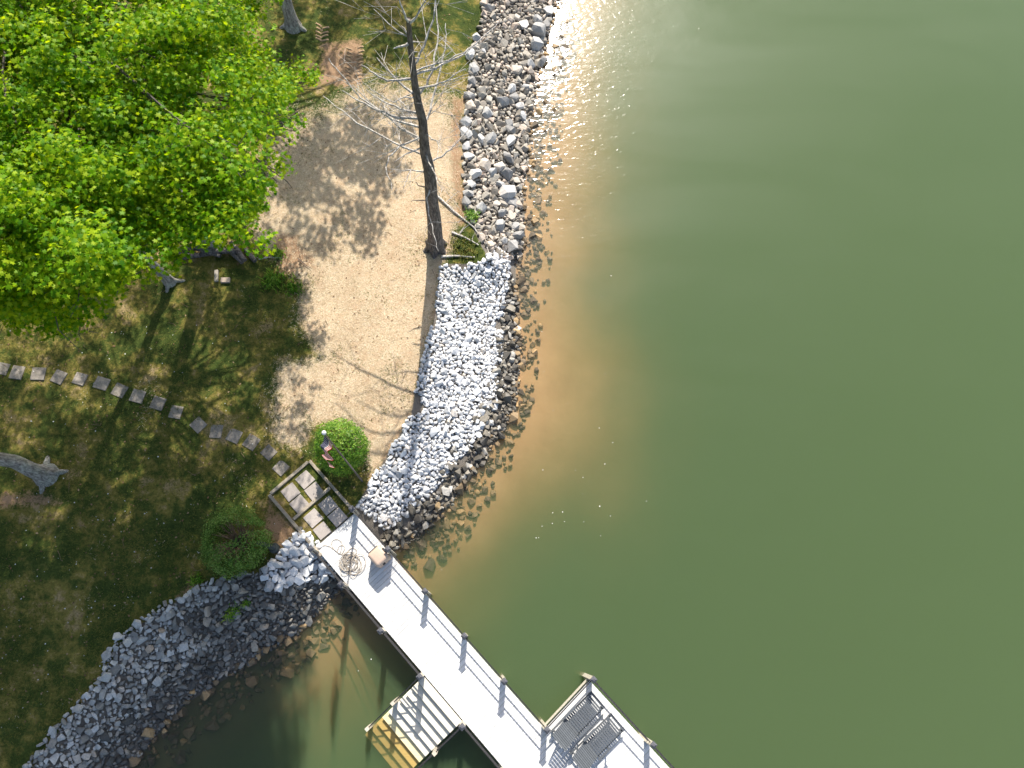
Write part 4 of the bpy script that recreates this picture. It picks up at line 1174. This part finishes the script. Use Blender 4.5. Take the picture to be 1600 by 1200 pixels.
# pile of old logs in the deep shade under the canopy
lp = thing('log_pile', 'dark pile of old logs half hidden under the canopy', 'log pile', tuple(base_at(345, 392)))
rg = np.random.default_rng(88)
for k in range(13):
    a = base_at(288 + k * 8.5 + rg.normal(0, 4), 398 + rg.normal(0, 5)); an = rg.uniform(-0.3, 0.6) if k < 9 else rg.uniform(-1.1, -.7)
    d = np.array([math.cos(an), math.sin(an), 0]) * rg.uniform(.3, .6); z = .1 + .12 * (k % 3)
    world_child(MB().tube([a - d + (0, 0, z), a + (0, 0, z + rg.normal(0, .02)), a + d + (0, 0, z)], [.09, .095, .085], 9), 'log', M['log'], lp, False)

def tuft(name, label, px, py, rad, n, h, cat, mat='weed', seed=1, group=None):
    rg = np.random.default_rng(seed); q = base_at(px, py)
    p = rg.normal(0, rad * .5, (n, 2)); V, Fc = [], []
    for i in range(n):
        a = rg.uniform(0, 6.28); w = rg.uniform(.008, .02); L = h * rg.uniform(.5, 1.2); lean = rg.uniform(.2, .9)
        d = np.array([math.cos(a), math.sin(a), 0]); s = np.array([-d[1], d[0], 0]); b = np.array([p[i, 0], p[i, 1], 0])
        m_ = b + d * L * lean * .4 + (0, 0, L * .7); e = b + d * L * lean + (0, 0, L * .75)
        k = len(V); V += [b - s * w, b + s * w, m_ + s * w, m_ - s * w, e]; Fc += [(k, k + 1, k + 2, k + 3), (k + 3, k + 2, k + 4)]
    return tag(link(name, make_mesh(name, V, Fc, M[mat]), loc=tuple(q)), label, cat, group)
tuft('grass_tuft', 'small green tuft by the stick below the big canopy', 436, 398, .28, 130, .25, 'grass tuft', seed=1)
tuft('grass_tuft', 'largest green tuft in the shade edge below the canopy', 428, 438, .42, 260, .28, 'grass tuft', seed=2)
tuft('grass_tuft', 'pale green tuft on the sunny dry ground beside the largest tuft', 458, 452, .38, 200, .22, 'grass tuft', seed=3)
tuft('grass_tuft', 'green tuft among the boulders left of the rubble bank', 736, 340, .26, 160, .3, 'grass tuft', seed=4)
tuft('grass_tuft', 'yellow green grass patch between dead trunk and white stones', 722, 388, .6, 380, .2, 'grass tuft', 'grass', seed=5)['kind'] = 'stuff'
tuft('weed', 'bright green weed growing through the dark lakeside stones', 365, 957, .24, 130, .28, 'weed', seed=6)
tuft('weed', 'small green weed above the bright weed on the dark stones', 388, 942, .14, 60, .22, 'weed', seed=7)
tuft('grass_tuft', 'green tuft on the clay beside the dark shrub', 309, 908, .2, 90, .2, 'grass tuft', seed=8)

# tyre tracks pressed in the clay: rows of ridges
M['clay'] = simple_mat('orange_clay', (0.38, 0.26, 0.15), (0.26, 0.165, 0.09), 6, 0.95, 0.3)
tb = MB()
for (x0, y0, x1, y1, n) in ((546, 76, 543, 130, 10), (562, 74, 560, 128, 10), (497, 38, 497, 62, 5), (508, 44, 508, 70, 5)):
    for k in range(n):
        t = k / (n - 1); a = base_at(x0 + (x1 - x0) * t, y0 + (y1 - y0) * t)
        an = 0.45 * (-1 if x0 in (546, 497) else 1)
        tb.box(a + (rg.normal(0, .02), rg.normal(0, .02), 0.008), (.38, .12, .05), Matrix.Rotation(an + rg.normal(0, .08), 3, 'Z'), taper=0.45)
tt = tag(tb.build('tyre_track', M['clay'], ground), kind='stuff')

# ------------------------------------------------------------------ blades of lawn and straw
def blades(name, label, n, weight, mat, L, w, up, seed, clump=0.0):
    rg = np.random.default_rng(seed)
    p = np.array([0.0, 0.0]); px = rg.uniform((-60, -60), (900, 1260), (n * 4, 2))
    q = np.array([P(a, b, 1.1)[:2] for a, b in px])
    z, dl, dw, land, wet = terrain(q)
    keep = land & (dl > 0.05); q, z = q[keep], z[keep]
    keep = rg.uniform(size=len(q)) < weight(q); q, z = q[keep][:n], z[keep][:n]
    n = len(q); a = rg.uniform(0, 6.283, n); d = np.stack([np.cos(a), np.sin(a), np.zeros(n)], 1); s = np.stack([-np.sin(a), np.cos(a), np.zeros(n)], 1)
    l = rg.uniform(.5, 1.3, n)[:, None] * L; ww = rg.uniform(.6, 1.3, n)[:, None] * w
    b = np.column_stack([q, z + 0.004]); e = b + d * l + np.column_stack([np.zeros((n, 2)), rg.uniform(0, up, n)])
    v = np.stack([b - s * ww, b + s * ww, e], 1).reshape(-1, 3); f = np.arange(n * 3).reshape(-1, 3)
    return tag(link(name, make_mesh(name, v, f, M[mat])), label, kind='stuff')
def in_patio(p):
    r = p - O; u_ = r @ U; v_ = r @ Vv
    return (u_ > pl - .1) & (u_ < 0.3) & (v_ > -.1) & (v_ < DW + .1)
blades('straw', 'dry straw thatch over the bare ground', 70000, lambda p: np.clip(zone_dry(p) * 1.4 - .15 + .25 * wnoise(p, 1.2), 0.0, 1) * ~in_patio(p), 'straw', 0.11, 0.006, 0.03, 91)
blades('lawn_grass', 'short mossy lawn grass', 110000, lambda p: np.clip(.45 - zone_dry(p) * .55 - zone_clay(p) * .4 + .45 * wnoise(p, 1.1), 0.01, 1) * ~in_patio(p), 'grass', 0.09, 0.008, 0.07, 92)

# fallen petals on the lawn and flecks drifting on the lake
M['petal'] = simple_mat('pale_petal', (0.75, 0.73, 0.68), None, 10, 0.8, 0)
rg = np.random.default_rng(95)
def flecks(name, label, px, z_of, size):
    V, Fc = [], []
    for a, b in px:
        q = P(a, b, 1.1); z = z_of(q); q = P(a, b, z); an = rg.uniform(0, 6.28); w = size * rg.uniform(.5, 1.4)
        d = np.array([math.cos(an), math.sin(an), 0]) * w; e = np.array([-d[1], d[0], 0]) * rg.uniform(.35, .9); c = q + np.array([0, 0, .012])
        k = len(V); V += [c - d, c - e, c + d, c + e]; Fc.append((k, k + 1, k + 2, k + 3))
    return tag(link(name, make_mesh(name, V, Fc, M['petal'])), label, kind='stuff')
flecks('fallen_petals', 'pale petals scattered on the mossy lawn', [tuple(v) for v in rg.uniform((0, 500), (440, 1150), (260, 2)) if inside(np.array([P(v[0], v[1], 1.1)[:2]]), LPOLY)[0]], lambda q: gz_at(q[0], q[1]) + .03, .022)
flecks('drifting_flecks', 'tiny pale flecks drifting on the lake', [(1010, 783), (988, 685), (899, 735), (945, 725), (879, 800), (882, 815), (863, 818), (890, 692), (1040, 720), (690, 890), (580, 1030), (560, 1048)] + [tuple(v) for v in rg.uniform((830, 420), (960, 880), (22, 2))], lambda q: 0.004, .02)

# leaf litter and small twigs lying on the ground
M['litter'] = leaf_mat('brown_leaf_litter', (0.10, 0.06, 0.035), (0.22, 0.13, 0.07), (0.38, 0.27, 0.16), 0.1, 0.9)
lq = rg.uniform((-20, -20), (740, 1150), (5200, 2)); lw = np.array([P(a, b, 1.1)[:2] for a, b in lq])
z_, dl_, dw_, land_, wet_ = terrain(lw)
kk = land_ & (dl_ > 0.1) & (rg.uniform(size=len(lw)) < np.clip(0.45 + 0.6 * wnoise(lw, 1.6), 0.05, 1)) & ~in_patio(lw)
lw, lz = lw[kk], z_[kk]
v, f = leaves(np.column_stack([lw, lz + 0.02]), np.tile([0, 0, 1.0], (len(lw), 1)) + rg.normal(0, .25, (len(lw), 3)), rg.uniform(.035, .10, len(lw)), OVAL * np.array([1.5, 1, 1]), rg)
tag(link('leaf_litter', make_mesh('leaf_litter', v, f, M['litter'])), 'brown leaf litter scattered over lawn and bare ground', kind='stuff')
tw = MB()
for a, b in rg.uniform((0, 60), (720, 900), (170, 2)):
    q = base_at(a, b)
    if not inside(np.array([q[:2]]), LPOLY)[0] or in_patio(np.array([q[:2]]))[0]: continue
    an = rg.uniform(0, 6.28); L_ = rg.uniform(.1, .4); d = np.array([math.cos(an), math.sin(an), 0]) * L_
    tw.tube([q + (0, 0, .02), q + d * .5 + np.array([rg.normal(0, .03), rg.normal(0, .03), .035]), q + d + (0, 0, .02)], [.009, .007, .004], 4)
tag(link('twigs', make_mesh('twigs', tw.v, tw.f, M['twig_brown'])), 'small dead twigs lying on the ground', kind='stuff')
